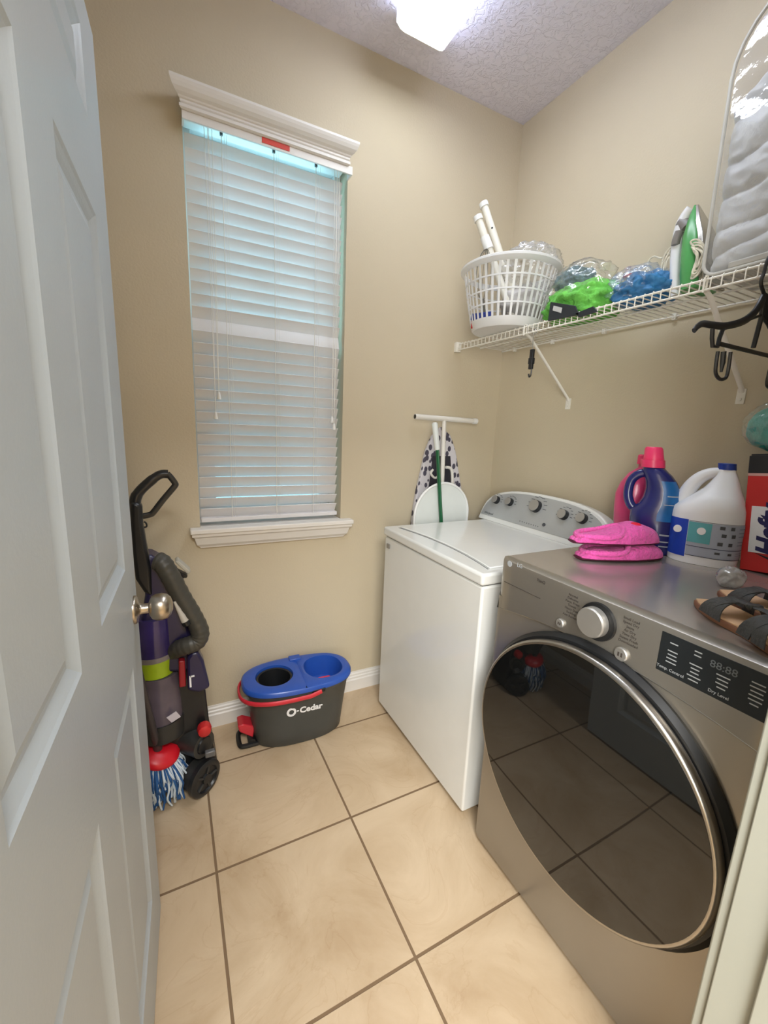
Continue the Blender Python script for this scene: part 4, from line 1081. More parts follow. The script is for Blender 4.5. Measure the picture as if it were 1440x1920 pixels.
obj('label_panel', wrap_label(P0, lv, 2.2, 4.2, -109, -8, 0.0008, **kw), m_lgrey, j, smooth=True)
obj('label_panel', wrap_label(P0, lv, 3.1, 4.15, -109, -84, 0.0014, **kw), m_lteal, j, smooth=True)
for f in (2.15, 2.85, 4.25): obj('label_line', wrap_label(P0, lv, f, f + 0.045, -109, -8, 0.0015, nz=1, **kw), mat('navy_rule', (24, 30, 66), 0.5), j)
for (px, py, s, sz) in ():
    text('lettering', s, sz, plane_M(nl(px, py, P0, 0.0810), uL, Vector((0, 0, 1))), mat('navy_print', (30, 34, 70), 0.5) if 'navy_print' not in MATS else MATS['navy_print'], j)
for f_, a_ in ((3.85, -70), (3.85, -52), (3.5, -66), (3.5, -48), (3.1, -70), (3.1, -52), (2.5, -72), (2.5, -50)):
    obj('label_mark', wrap_label(P0, lv, f_, f_ + 0.16, a_ - 4, a_ + 4, 0.0018, nz=1, na=3, **kw), m_ink, j)
for f_ in (3.9, 3.72, 3.55, 3.3, 3.15, 2.65, 2.5):
    obj('label_print', wrap_label(P0, lv, f_, f_ + 0.04, -36, -12, 0.0018, nz=1, **kw), mat('faint_label_text', (120, 130, 150), 0.6) if 'faint_label_text' not in MATS else MATS['faint_label_text'], j)
for (px, py) in ((1271, 990), (1315, 996)):
    q = nl(px, py, P0, 0.060 if px < 1300 else 0.0805)
    bm = NB(); cyl(bm, q, q - Nv * (0.0012 if px > 1300 else 0.010), 0.011, seg=20); obj('label_mark', bm, m_white, j)

# red trash-bag box
m_bred = mat('red_carton', (205, 44, 42), 0.4, vary=0.06)
m_bblk = mat('black_carton', (34, 34, 38), 0.4, vary=0.2)
m_tan = mat('raw_cardboard', (176, 148, 112), 0.8)
rb = root('carton', 'tall red carton with black top and white lettering panel on the dryer', 'box', (-0.11, -1.41, TZ))
RM = Matrix.Rotation(0.06, 4, 'Z') @ Matrix.Rotation(-0.095, 4, 'X'); 
o0 = Vector((-0.158, -1.300, TZ))
def rbx(a, b_2, m, nm, bev=0.0):
    bm = NB(); box(bm, a, b_2); bm.transform(Matrix.Translation(o0) @ RM); return obj(nm, bm, m, rb, bevel=bev)
rbx((0, -0.235, 0), (0.088, -0.0, 0.285), m_bred, 'carton_body', 0.001)
rbx((-0.0004, -0.2354, 0.285), (0.0884, 0.0004, 0.335), m_bblk, 'black_band', 0.001)
rbx((0.0, -0.232, 0.335), (0.085, -0.004, 0.340), m_bblk, 'top_flap')
rbx((0.010, 0.0003, 0.02), (0.080, 0.0009, 0.32), m_tan, 'side_edge')
rbx((-0.0006, -0.2356, 0.277), (0.0, 0.0, 0.285), mat('pale_pink_line', (220, 170, 165), 0.5), 'band_line')
rbx((-0.0012, -0.130, 0.055), (-0.0002, -0.016, 0.190), m_white, 'lettering_panel')
RMt = Matrix.Translation(o0) @ RM
text('lettering', 'Hefty', 0.064, RMt @ plane_M((-0.0014, -0.060, 0.120), (0, 0, 1), (0, 1, 0)), mat('navy_lettering', (28, 26, 84), 0.45), rb, offset=0.0030, shear=0.25)
bm = NB(); pts = [Vector((-0.0016, -0.03 - 0.2 * k / 14, 0.055 - 0.05 * (1 - (1 - k / 14) ** 2) )) for k in range(15)]
prism(bm, pts + [Vector((-0.0016, -0.23, 0.0)), Vector((-0.0016, -0.03, 0.03))][:1], (0.0008, 0, 0)); bm.transform(RMt); obj('dark_swoosh', bm, m_bblk, rb)

# teal packet lying on the carton
m_teal = mat('teal_packaging', (22, 150, 138), 0.35, vary=0.2, vscale=20)
tp = root('teal_packet', 'teal and clear plastic packet lying on top of the red carton', 'packet', (-0.11, -1.40, TZ + 0.341))
T0 = TZ + 0.342
bm = NB(); blob(bm, (-0.115, -1.322, T0 + 0.072), (0.037, 0.094, 0.068), 4, 0.06, 2.5, 3, flatz=T0); obj('packet_body', bm, m_teal, tp, smooth=True, angle=180)
bm = NB(); blob(bm, (-0.118, -1.320, T0 + 0.078), (0.042, 0.100, 0.074), 5, 0.12, 1.6, 21, ridge=True, flatz=T0, octv=2); obj('clear_wrap', bm, film_mat('clear_packet_film', (225, 235, 232), 0.08), tp, smooth=True, angle=180)

# pink slippers
m_pinkf = mat('pink_fleece', (230, 90, 172), 0.95, vary=0.10, vscale=60, bump=0.9, bscale=110, sheen=0.15)
m_psole = mat('maroon_sole', (84, 22, 48), 0.8)
m_rheart = mat('red_fleece', (226, 28, 60), 0.9)
def slipper(nm, lab, c, ang, z0, thick=0.05, tilt=0.0, heart=False, peak=0.045):
    r = root(nm, lab, 'slipper', (c[0], c[1], z0), (0, tilt, ang), 'pink slippers on the dryer')
    LN = 0.285
    def wid(t): return 0.052 * (math.sin(PI * min(1, max(0, 0.06 + t * 0.90))) ** 0.42) * (0.86 + 0.24 * t)
    bm = NB(); rings = []
    for k in range(17):
        t = k / 16; x = (t - 0.5) * LN; w = wid(t)
        rings.append([Vector((x, w * math.cos(a), 0.005 + 0.0045 * math.sin(a))) for a in [2 * PI * q / 20 for q in range(20)]])
    loft(bm, rings); obj('sole', bm, m_psole, r, world=False, smooth=True)
    bm = NB(); rings = []
    for k in range(25):
        t = k / 24; x = (t - 0.5) * LN; w = wid(t) * 1.03
        # low collapsed heel on the left, puffed toe on the right
        hgt = 0.020 + peak * math.exp(-((t - 0.66) / 0.25) ** 2) + 0.006 * math.sin(t * 9)
        e = min(1, t / 0.06, (1 - t) / 0.05); hgt = 0.010 + (hgt - 0.010) * max(0.05, e) ** 0.6
        ring = []
        for q in range(24):
            a = 2 * PI * q / 24; ca, sa = math.cos(a), math.sin(a)
            zz = 0.009 + (hgt if sa > 0 else 0.003) * (abs(sa) ** 0.8) * (1 if sa > 0 else -1)
            v = Vector((x, w * math.copysign(abs(ca) ** 0.8, ca), zz))
            nzz = mnoise.noise(v * 22 + Vector((z0 * 40, 0, 0))) * 0.006
            if t < 0.42 and sa > 0.2: v.z -= 0.010 * (sa - 0.2) * (1 - t / 0.42)      # opening sinks in
            v.z += nzz if sa > 0 else 0
            ring.append(v)
        rings.append(ring)
    loft(bm, rings); obj('fleece_upper', bm, m_pinkf, r, world=False, smooth=True, angle=180, subsurf=1)
    bm = NB(); tube(bm, smooth_path([(-0.125, 0.0, 0.022), (-0.09, -0.038, 0.026), (-0.02, -0.045, 0.030), (0.012, -0.015, 0.050), (0.010, 0.02, 0.050), (-0.03, 0.045, 0.032), (-0.10, 0.036, 0.026)], 4, closed=True), 0.0085, seg=9, closed=True); obj('cuff', bm, m_pinkf, r, world=False, smooth=True)
    if heart:
        bm = NB(); blob(bm, (0.055, -0.012, 0.060), (0.018, 0.018, 0.008), 3, 0.05, 2, 1); obj('heart_patch', bm, m_rheart, r, world=False, smooth=True, label='red heart patch')
    return r
sa_ = math.atan2(-0.083, 0.29)
slipper('slipper', 'lower of two stacked pink fluffy slippers on the dryer, resting on the grey top', (-0.424, -1.094), sa_, TZ, peak=0.024)
slipper('slipper', 'upper of two stacked pink fluffy slippers, with a red heart patch', (-0.437, -1.080), sa_ - 0.04, TZ + 0.047, heart=True, peak=0.040)

# sandals
m_foot = mat('tan_footbed', (222, 182, 142), 0.6, vary=0.08)
m_strap = mat('charcoal_leather_strap', (58, 60, 60), 0.5, vary=0.15, bump=0.3, bscale=160)
m_ssole = mat('brown_rubber_sole', (142, 98, 74), 0.7, vary=0.1)
def sandal(lab, c, ang, flip):
    r = root('sandal', lab, 'sandal', (c[0], c[1], TZ), (0, 0, ang), 'pair of sandals on the dryer')
    LN = 0.262
    def out(s=1.0, z=0):
        pts = []
        n = 14
        for k in range(n + 1):
            t = k / n; w = 0.046 * (1 - 0.30 * math.exp(-((t - 0.60) / 0.22) ** 2)) * (math.sin(PI * min(0.98, max(0.02, 0.05 + 0.92 * t))) ** 0.36)
            pts.append(Vector(((t - 0.5) * LN * s, w * s, z)))
        low = [Vector((p.x, -p.y * (0.94 if flip > 0 else 1.0), z)) for p in pts[::-1]]
        return pts + low
    bm = NB(); loft(bm, [out(1.0, 0.0), out(1.02, 0.004), out(1.02, 0.012), out(1.0, 0.014)]); obj('sole', bm, m_ssole, r, world=False, bevel=0.001)
    bm = NB(); loft(bm, [out(0.985, 0.014), out(0.985, 0.018)]); obj('footbed', bm, m_foot, r, world=False, bevel=0.001)
    def band(x0, x1, h, w=0.016, skew=0.0, nm='strap'):
        bm = NB(); rows = []
        for k in range(15):
            t = k / 14; a = PI * t
            y = 0.047 * math.cos(a); z = 0.012 + h * math.sin(a) ** 0.75; x = x0 + (x1 - x0) * t
            d = Vector((1, skew, 0)).normalized()
            c_ = Vector((x, y, z)); nn_ = Vector((0, math.cos(a) * 0.6, math.sin(a) + 0.2)).normalized()
            rows.append([c_ - d * w, c_ + d * w, c_ + d * w + nn_ * 0.0025, c_ - d * w + nn_ * 0.0025])
        loft(bm, rows); obj(nm, bm, m_strap, r, world=False, smooth=True, angle=50)
    band(-0.074, -0.030, 0.036, 0.0150); band(-0.018, -0.062, 0.038, 0.0150)
    band(0.034, 0.080, 0.046, 0.0150); band(0.090, 0.044, 0.048, 0.0150)
    bm = NB(); tube(bm, [(-0.062, 0, 0.050), (-0.02, 0.0, 0.053), (0.03, 0, 0.058), (0.055, 0, 0.058)], 0.0075, seg=8, flat=(1.3, 0.4)); obj('middle_strap', bm, m_strap, r, world=False, smooth=True)
    bm = NB(); box(bm, (-0.008, -0.013, 0.050), (0.006, 0.013, 0.060)); obj('strap_knot', bm, m_strap, r, world=False, bevel=0.003)
    return r
sandal('nearer black-strapped tan sandal lying along the front edge of the dryer top', (-0.660, -1.530), math.radians(-121), 1)
sandal('farther black-strapped tan sandal, behind the nearer one and beside the carton', (-0.528, -1.522), math.radians(-118), -1)
m_gpl = film_mat('grey_translucent_plastic', (196, 196, 194), 0.55)
bm = NB(); blob(bm, (-0.375, -1.370, TZ + 0.024), (0.036, 0.028, 0.028), 4, 0.25, 1.6, 17, ridge=True, flatz=TZ, octv=2); single('crumpled_plastic', bm, m_gpl, 'small crumpled grey plastic wrapper between the sandals and the red carton', 'wrapper', (-0.375, -1.370, TZ), smooth=True, angle=180)

# ------------------------------------------------------------------ behind the washer: ironing board and dustpan
m_cover = mat('patterned_board_cover', (206, 202, 206), 0.8, vary=0.03)
def ovals(m):
    nt = m.node_tree; N = nt.nodes; L = nt.links; p = N['Principled BSDF']
    tc = N.new('ShaderNodeTexCoord'); v = N.new('ShaderNodeTexVoronoi'); v.inputs['Scale'].default_value = 42
    mp = N.new('ShaderNodeMapping'); mp.inputs['Scale'].default_value = (1, 1, 0.7); mp.inputs['Rotation'].default_value = (0, 0.5, 0)
    L.new(tc.outputs['Object'], mp.inputs['Vector']); L.new(mp.outputs['Vector'], v.inputs['Vector'])
    r = N.new('ShaderNodeValToRGB'); r.color_ramp.elements[0].position = 0.42; r.color_ramp.elements[0].color = rgb(74, 70, 84); r.color_ramp.elements[1].position = 0.48; r.color_ramp.elements[1].color = rgb(208, 204, 208)
    L.new(v.outputs['Distance'], r.inputs['Fac']); L.new(r.outputs['Color'], p.inputs['Base Color'])
ovals(m_cover)
m_mesh = mat('dark_board_metal', (46, 44, 54), 0.5, vary=0.2)
ib = root('ironing_board', 'folded ironing board with white T-shaped foot and speckled cover behind the washer', 'ironing board', (-0.37, -0.05, 0))
YB = -0.030
Bp = lambda px, py, y=YB: at(px, py, y=y)
nose = [(829, 800), (812, 818), (800, 846), (791, 885), (781, 930), (774, 978)]
nosR = [(829, 800), (845, 816), (855, 846), (861, 885), (868, 930), (874, 978)]
Lp = [Bp(*q) for q in nose]; Rp = [Bp(*q) for q in nosR]
Lp.append(Vector((Lp[-1].x - 0.03, YB, 0.45))); Rp.append(Vector((Rp[-1].x + 0.03, YB, 0.45)))
Lp.append(Vector((Lp[-1].x + 0.01, YB, 0.02))); Rp.append(Vector((Rp[-1].x - 0.01, YB, 0.02)))
Ls = smooth_path(Lp[1:], 4); Rs = smooth_path(Rp[1:], 4)
bm = NB(); prism(bm, [Lp[0]] + Ls + Rs[::-1], (0, 0.026, 0)); obj('padded_cover', bm, m_cover, ib, bevel=0.006)
bm = NB()
ctr = [(a + b2) / 2 for a, b2 in zip(Ls, Rs)]
prism(bm, [c + (a - c) * 0.55 + Vector((0, -0.003, 0)) for a, c in zip(Ls[5:], ctr[5:])] + [c + (a - c) * 0.55 + Vector((0, -0.003, 0)) for a, c in zip(Rs[5:], ctr[5:])][::-1], (0, 0.004, 0)); obj('metal_underside', bm, m_mesh, ib)
m_tube = mat('white_enamel_tube', (232, 228, 220), 0.35, vary=0.02)
a, b2 = Bp(778, 781, -0.055), Bp(893, 790, -0.055)
bm = NB(); cyl(bm, a, b2, 0.0135, seg=18); ft = obj('foot_bar', bm, m_tube, ib, smooth=True)
bm = NB(); cyl(bm, a + (a - b2).normalized() * 0.0006, a + (b2 - a) * 0.01, 0.011, seg=16); obj('open_end', bm, m_blk, ft)
bm = NB(); cyl(bm, b2 - (b2 - a) * 0.06, b2 + (b2 - a) * 0.004, 0.015, seg=16); obj('rubber_foot', bm, m_tass, ft)
bm = NB(); t0 = Bp(833, 786, -0.055); t1 = Bp(829, 900, -0.055); tube(bm, [t0, t1, Vector((t1.x, -0.055, 0.1))], 0.0115, seg=12); obj('leg', bm, m_tube, ib, smooth=True)
bm = NB(); pts = [Bp(*q, -0.058) for q in ((836, 876), (846, 880), (848, 905), (843, 930))]; tube(bm, smooth_path(pts, 4), 0.008, seg=10); obj('leg_catch', bm, m_tube, ib, smooth=True)
bm = NB(); pts = [Bp(*q, -0.058) for q in ((812, 880), (808, 888), (815, 896), (822, 893))]; tube(bm, smooth_path(pts, 4), 0.006, seg=10); obj('leg_catch', bm, m_tube, ib, smooth=True)

m_pan = mat('white_pan_plastic', (226, 230, 226), 0.35, vary=0.02)
m_grn = mat('dark_green_handle', (22, 96, 58), 0.35, vary=0.05)
YP = -0.105
dp_ = root('dustpan', 'white half-round dustpan with a long green and white handle, standing behind the washer', 'dustpan', (-0.37, YP, 0))
Dp = lambda px, py, y=YP: at(px, py, y=y)
c0 = Dp(825, 965); top_ = Dp(826, 906); l_ = Dp(777, 972); r_ = Dp(876, 966)
hw = (r_.x - l_.x) / 2; cxx = (r_.x + l_.x) / 2; ht = top_.z - c0.z
outl = [Vector((cxx + hw * math.cos(a), YP, c0.z + ht * math.sin(a))) for a in [PI * k / 24 for k in range(25)]] + [Vector((cxx - hw * 0.98, YP, 0.72)), Vector((cxx - hw * 0.9, YP, 0.05)), Vector((cxx + hw * 0.9, YP, 0.05)), Vector((cxx + hw * 0.98, YP, 0.72))]
bm = NB(); prism(bm, outl, (0, 0.004, 0)); obj('pan', bm, m_pan, dp_, smooth=False)
bm = NB(); tube(bm, outl, 0.0065, seg=8, closed=True); obj('raised_rim', bm, m_tass, dp_, smooth=True)
g0, g1, g2 = Dp(815, 795, -0.122), Dp(820, 843, -0.122), Dp(827, 975, -0.122)
dr_ = (g2 - g1).normalized(); g3 = g2 + dr_ * ((g2.z - 0.02) / -dr_.z)
bm = NB(); tube(bm, [g1, g2, g3], 0.0105, seg=10, flat=(1.2, 0.8)); obj('green_stick', bm, m_grn, dp_, smooth=True)
bm = NB(); tube(bm, [g0 + (g0 - g1) * 0.06, g0, g1], [0.009, 0.0145, 0.0135], seg=12); obj('white_grip', bm, m_pan, dp_, smooth=True)

# ------------------------------------------------------------------ spin-mop bucket
m_buck = mat('dark_grey_bucket', (66, 68, 66), 0.42, vary=0.05)
m_bblue = mat('blue_wringer_plastic', (40, 82, 170), 0.28, vary=0.05)
m_bredp = mat('red_bucket_handle', (206, 46, 60), 0.35, vary=0.04)
BKC = Vector((-1.190, -0.172, 0)); BKA = math.radians(-3)
bk = root('mop_bucket', 'dark grey mop bucket with blue wringer top and red handle under the window', 'mop bucket', BKC, (0, 0, BKA))
def stad(hx, hy, z, n=10, ox=0.0, e=2.6):
    return [Vector((ox + hx * math.copysign(abs(math.cos(a)) ** (2 / e), math.cos(a)), hy * math.copysign(abs(math.sin(a)) ** (2 / e), math.sin(a)), z)) for a in [2 * PI * k / (4 * n) for k in range(4 * n)]]
BHt = 0.278
bm = NB()
prof = [(0.192, 0.104, 0.002), (0.200, 0.110, 0.010), (0.206, 0.114, 0.07), (0.217, 0.121, 0.16), (0.230, 0.130, 0.250), (0.238, 0.134, 0.255), (0.240, 0.136, BHt)]
loft(bm, [stad(a, b2, z) for a, b2, z in prof] + [stad(a - 0.004, b2 - 0.004, z) for a, b2, z in prof[::-1][:-1]], cap0=True, cap1=True); obj('bucket', bm, m_buck, bk, world=False, smooth=True, angle=45)
# blue top with a round wringer hole and an oval basin
bm = NB(); no = 64
def circ(cx, cy, rx, ry, z, e=2.0): return [Vector((cx + rx * math.copysign(abs(math.cos(a)) ** (2 / e), math.cos(a)), cy + ry * math.copysign(abs(math.sin(a)) ** (2 / e), math.sin(a)), z)) for a in [2 * PI * k / no for k in range(no)]]
# left half plate ring and right half plate ring share the waist at x = wx
wx_ = 0.012
def plate(bm, side):
    """annulus between the outer rim half (closed by the waist line) and its opening"""
    cx, rx, ry, e = (-0.105, 0.082, 0.082, 2.0) if side < 0 else (0.118, 0.088, 0.092, 2.3)
    inn = circ(cx, 0, rx, ry, BHt + 0.016, e); outr = []
    for p in inn:
        d = Vector((p.x - cx, p.y, 0)).normalized(); t = 0.0
        lo, hi = 0.0, 0.5
        for _ in range(26):
            m_ = (lo + hi) / 2; q = Vector((cx, 0, 0)) + d * m_
            ok = (abs(q.x / 0.240) ** 2.6 + abs(q.y / 0.134) ** 2.6 < 1) and ((q.x < wx_) if side < 0 else (q.x > wx_))
            lo, hi = (m_, hi) if ok else (lo, m_)
        q = Vector((cx, 0, 0)) + d * lo; outr.append(Vector((q.x, q.y, BHt + 0.012)))
    mid = [a.lerp(b2, 0.45) + Vector((0, 0, 0.006)) for a, b2 in zip(outr, inn)]
    if side < 0:
        low = [Vector((cx + (p.x - cx) * 0.97, p.y * 0.97, BHt - 0.01)) for p in inn]; rings = [outr, mid, inn, low]
    else:
        low = [Vector((cx + (p.x - cx) * 0.93, p.y * 0.93, BHt - 0.03)) for p in inn]; lw2 = [Vector((cx + (p.x - cx) * 0.80, p.y * 0.80, BHt - 0.075)) for p in inn]
        lw3 = [Vector((cx + (p.x - cx) * 0.3, p.y * 0.3, BHt - 0.082)) for p in inn]; rings = [outr, mid, inn, low, lw2, lw3]
    loft(bm, rings, cap0=False, cap1=(side > 0))
plate(bm, -1); plate(bm, 1)
loft(bm, [stad(0.240, 0.134, BHt + 0.012, 16), stad(0.246, 0.140, BHt + 0.006, 16), stad(0.246, 0.140, BHt - 0.008, 16), stad(0.240, 0.135, BHt - 0.008, 16)], cap0=False, cap1=False)
wr_ = obj('wringer_top', bm, m_bblue, bk, world=False, smooth=True, angle=50)
bm = NB(); lathe(bm, [(0.078, 0.006), (0.070, 0.004), (0.066, -0.03), (0.058, -0.09), (0.010, -0.095)], (-0.105, 0, BHt), seg=40, cap0=False); lathe(bm, [(0.030, -0.092), (0.026, -0.070), (0.010, -0.066)], (-0.105, 0, BHt), seg=24)
bm.transform(Matrix.Identity(4)); obj('spin_basket', bm, m_blk, wr_, world=False, smooth=True)
bm = NB(); tube(bm, [(0.068, -0.085, BHt + 0.010), (0.10, -0.088, BHt + 0.013), (0.125, -0.082, BHt + 0.008)], 0.006, seg=8); obj('release_tab', bm, m_bredp, wr_, world=False, smooth=True)
bm = NB(); box(bm, (-0.02, 0.085, BHt + 0.01), (0.035, 0.125, BHt + 0.026)); obj('hinge_tab', bm, m_bblue, wr_, world=False, bevel=0.004)
# handle folded around the left end
hpts = []
for k in range(25):
    a = math.radians(-78 - 205 * k / 24)
    hpts.append(Vector((-0.002 + 0.256 * math.copysign(abs(math.cos(a)) ** 0.78, math.cos(a)), 0.148 * math.copysign(abs(math.sin(a)) ** 0.78, math.sin(a)), BHt - 0.022 - 0.012 * math.sin(PI * k / 24))))
hpts[0].z = hpts[-1].z = BHt - 0.012
bm = NB(); tube(bm, hpts, 0.0085, seg=10, flat=(0.7, 1.2)); obj('handle', bm, m_bredp, bk, world=False, smooth=True)
for x, y in ((0.062, -0.134), (0.062, 0.134)):
    bm = NB(); box(bm, (x - 0.03, y - 0.006 if y < 0 else y - 0.004, BHt - 0.022), (x + 0.03, y + 0.004 if y < 0 else y + 0.006, BHt - 0.004)); obj('handle_pivot', bm, m_bredp if False else m_blk, bk, world=False, bevel=0.003)
# pedal and its frame
bm = NB(); tube(bm, smooth_path([(-0.185, -0.05, 0.012), (-0.245, -0.05, 0.012), (-0.262, -0.035, 0.012), (-0.262, 0.035, 0.012), (-0.245, 0.05, 0.012), (-0.185, 0.05, 0.012)], 4), 0.010, seg=8); obj('pedal_frame', bm, m_blk, bk, world=False, smooth=True)
bm = NB(); prism(bm, [(-0.205, 0, 0.03), (-0.262, 0, 0.075), (-0.268, 0, 0.105), (-0.245, 0, 0.110), (-0.198, 0, 0.085)], (0, 0.07, 0)); bmesh.ops.translate(bm, verts=bm.verts, vec=(0, -0.035, 0)); obj('pedal', bm, m_bredp, bk, world=False, bevel=0.006, bseg=3)
bm = NB(); cyl(bm, (-0.212, -0.05, 0.022), (-0.212, 0.05, 0.022), 0.016, seg=14); obj('pedal_axle', bm, m_blk, bk, world=False)
Mb = mw(bk)
pz_ = 0.180
ny_ = -(0.1215)
MT = Mb @ plane_M((0.0, ny_ - 0.0012, pz_), (1, 0, 0), (0, 0.10, 1))
text('lettering', 'Cedar', 0.040, Mb @ plane_M((0.032, ny_ - 0.0018, pz_ - 0.001), (1, 0, 0), (0, -0.08, 1)), m_white, bk, offset=0.0014)
bm = NB(); lathe(bm, [(0.0110, 0), (0.0205, 0), (0.0205, -0.0012), (0.0110, -0.0012), (0.0110, 0)], (-0.054, ny_ - 0.001, pz_), axis='y', seg=28, cap0=False, cap1=False); box(bm, (-0.031, ny_ - 0.002, pz_ - 0.003), (-0.022, ny_ - 0.0008, pz_ + 0.003)); obj('lettering', bm, m_white, bk, world=False)

# ------------------------------------------------------------------ upright vacuum cleaner
m_vblk = mat('vacuum_black_plastic', (28, 29, 31), 0.35, vary=0.15)
m_vdk = mat('vacuum_charcoal_plastic', (48, 48, 47), 0.4, vary=0.1)
m_vnavy = mat('vacuum_navy_plastic', (34, 30, 66), 0.3, vary=0.15)
m_hose = mat('vacuum_grey_hose', (66, 64, 58), 0.45, vary=0.06)
m_vcup = mat('smoky_dust_cup', (100, 90, 102), 0.2, vary=0.2, vscale=9, alpha=0.85)
m_lime = mat('lime_filter_ring', (156, 184, 30), 0.4, vary=0.1)
m_vlbl = mat('white_sticker', (206, 200, 210), 0.5)
VY = -0.330
V_ = lambda px, py, y=VY: at(px, py, y=y)
vc = root('vacuum_cleaner', 'black and navy upright vacuum cleaner with lime ring, standing behind the open door', 'vacuum cleaner', (-1.70, VY, 0))
def vpoly(nm, pxs, y0, y1, m, bev=0.008, par=None):
    bm = NB(); pts = [at(*q, y=y0) for q in pxs]; 
    for p in pts: p.z = max(p.z, 0.004)
    prism(bm, pts, (0, y1 - y0, 0)); return obj(nm, bm, m, par or vc, bevel=bev, bseg=3)
# handle: grip and open loop
bm = NB(); tube(bm, smooth_path([V_(256, 985), V_(253, 945), V_(259, 925), V_(280, 904), V_(300, 890), V_(315, 889)], 4), [0.023] * 8 + [0.021] * 6 + [0.019] * 7, seg=12, flat=(0.9, 0.75)); gr = obj('handle_grip', bm, m_vblk, vc, smooth=True)
bm = NB(); tube(bm, smooth_path([V_(313, 888), V_(320, 895), V_(328, 906), V_(327, 912), V_(305, 938), V_(288, 960), V_(281, 965), V_(262, 969)], 4), 0.0075, seg=8, flat=(1, 1.3)); obj('grip_loop', bm, m_vblk, gr, smooth=True)
bm = NB(); tube(bm, smooth_path([V_(270, 978), V_(274, 981), V_(275, 987), V_(270, 989)], 4), 0.003, seg=6); obj('cord_hook', bm, m_vblk, vc, smooth=True)
vpoly('handle_spine', [(244, 940), (266, 945), (268, 985), (276, 1030), (284, 1065), (286, 1120), (270, 1112), (254, 1088), (248, 1040), (244, 985)], VY - 0.028, VY + 0.020, m_vblk, 0.012)
vpoly('upper_housing', [(262, 1040), (284, 1042), (300, 1050), (330, 1105), (352, 1165), (366, 1215), (380, 1255), (330, 1262), (268, 1262), (262, 1180), (272, 1118)], VY - 0.02, VY + 0.075, m_vnavy, 0.014)
vpoly('lower_housing', [(318, 1235), (372, 1215), (384, 1262), (386, 1300), (392, 1350), (396, 1395), (340, 1405), (300, 1400), (275, 1345), (290, 1250)], VY + 0.0, VY + 0.10, m_vblk, 0.014)
# hose: a fat loop on the right
hp_ = smooth_path([V_(296, 1052, -0.355), V_(306, 1058, -0.365), V_(322, 1085, -0.37), V_(342, 1122, -0.37), V_(362, 1155, -0.37), V_(375, 1184, -0.37), V_(370, 1202, -0.37), V_(352, 1210, -0.37), V_(334, 1216, -0.35), V_(318, 1224, -0.31)], 9)
rr = [0.0305 + 0.0012 * math.sin(i * 1.9) for i in range(len(hp_))]
bm = NB(); tube(bm, hp_, rr, seg=16); obj('hose', bm, m_hose, vc, smooth=True, angle=80)
vpoly('crevice_tool', [(328, 1054), (334, 1051), (358, 1072), (353, 1078)], VY - 0.01, VY + 0.04, mat('light_grey_tool', (176, 172, 160), 0.45), 0.003)
vpoly('tool_clip', [(328, 1068), (352, 1080), (350, 1084), (344, 1084), (346, 1105), (336, 1090)], VY - 0.005, VY + 0.03, m_vblk, 0.002)
a, b2 = V_(327, 1128, -0.392), V_(347, 1164, -0.392)
bm = NB(); tube(bm, [a, b2], [0.004, 0.013], seg=14); wd = obj('dusting_wand', bm, mat('pale_grey_wand', (190, 184, 174), 0.4), vc, smooth=True)
bm = NB(); cyl(bm, b2, b2 + (b2 - a).normalized() * 0.016, 0.014, seg=14); obj('wand_socket', bm, m_vblk, wd, smooth=True)
# dust cup on the front: stack of tilted rings
def cup(nm, top, bot, rt, rb_, m, y=-0.445, parent=None, extra=()):
    A = at(*top, y=y); B = at(*bot, y=y)
    bm = NB(); cyl(bm, B, A, rb_, rt, seg=32); return obj(nm, bm, m, parent or vc, smooth=True)
cup('cup_lid', (288, 1152), (291, 1222), 0.062, 0.066, mat('smoky_purple_cover', (52, 42, 92), 0.18, vary=0.3, vscale=7), -0.305)
cup('filter_ring', (291, 1226), (294, 1258), 0.064, 0.060, m_lime, -0.305)
cup('cup_neck', (291, 1219), (292, 1228), 0.068, 0.066, mat('smoky_grey_band', (128, 122, 122), 0.3), -0.305)
cup('dust_cup', (298, 1258), (305, 1344), 0.066, 0.072, m_vcup, -0.305)
cup('cup_base', (303, 1340), (307, 1372), 0.078, 0.074, m_vdk, -0.305)
vpoly('sticker', [(312, 1346), (330, 1334), (339, 1344), (322, 1355)], -0.3865, -0.384, m_vlbl, 0.0)
# tools on the side
vpoly('red_tool', [(335, 1240), (347, 1239), (349, 1288), (336, 1290)], VY - 0.045, VY - 0.015, mat('dark_red_plastic', (150, 26, 38), 0.35), 0.005)
tb = vpoly('turbine_tool', [(350, 1236), (358, 1226), (372, 1222), (382, 1240), (394, 1290), (374, 1300), (352, 1296)], VY - 0.055, VY - 0.005, m_vnavy, 0.010)
bm = NB(); p_ = V_(357, 1278, VY - 0.0565); box(bm, p_ + Vector((-0.003, -0.001, -0.022)), p_ + Vector((0.003, 0.001, 0.022))); box(bm, p_ + Vector((0, -0.001, 0.016)), p_ + Vector((0.014, 0.001, 0.022))); obj('tool_mark', bm, m_white, tb)
bm = NB(); q = V_(383, 1366, VY - 0.03); lathe(bm, [(0.024, 0.012), (0.026, 0), (0.022, -0.02), (0.010, -0.026)], q, axis='y', seg=12); obj('red_knob', bm, m_red, vc, smooth=True)
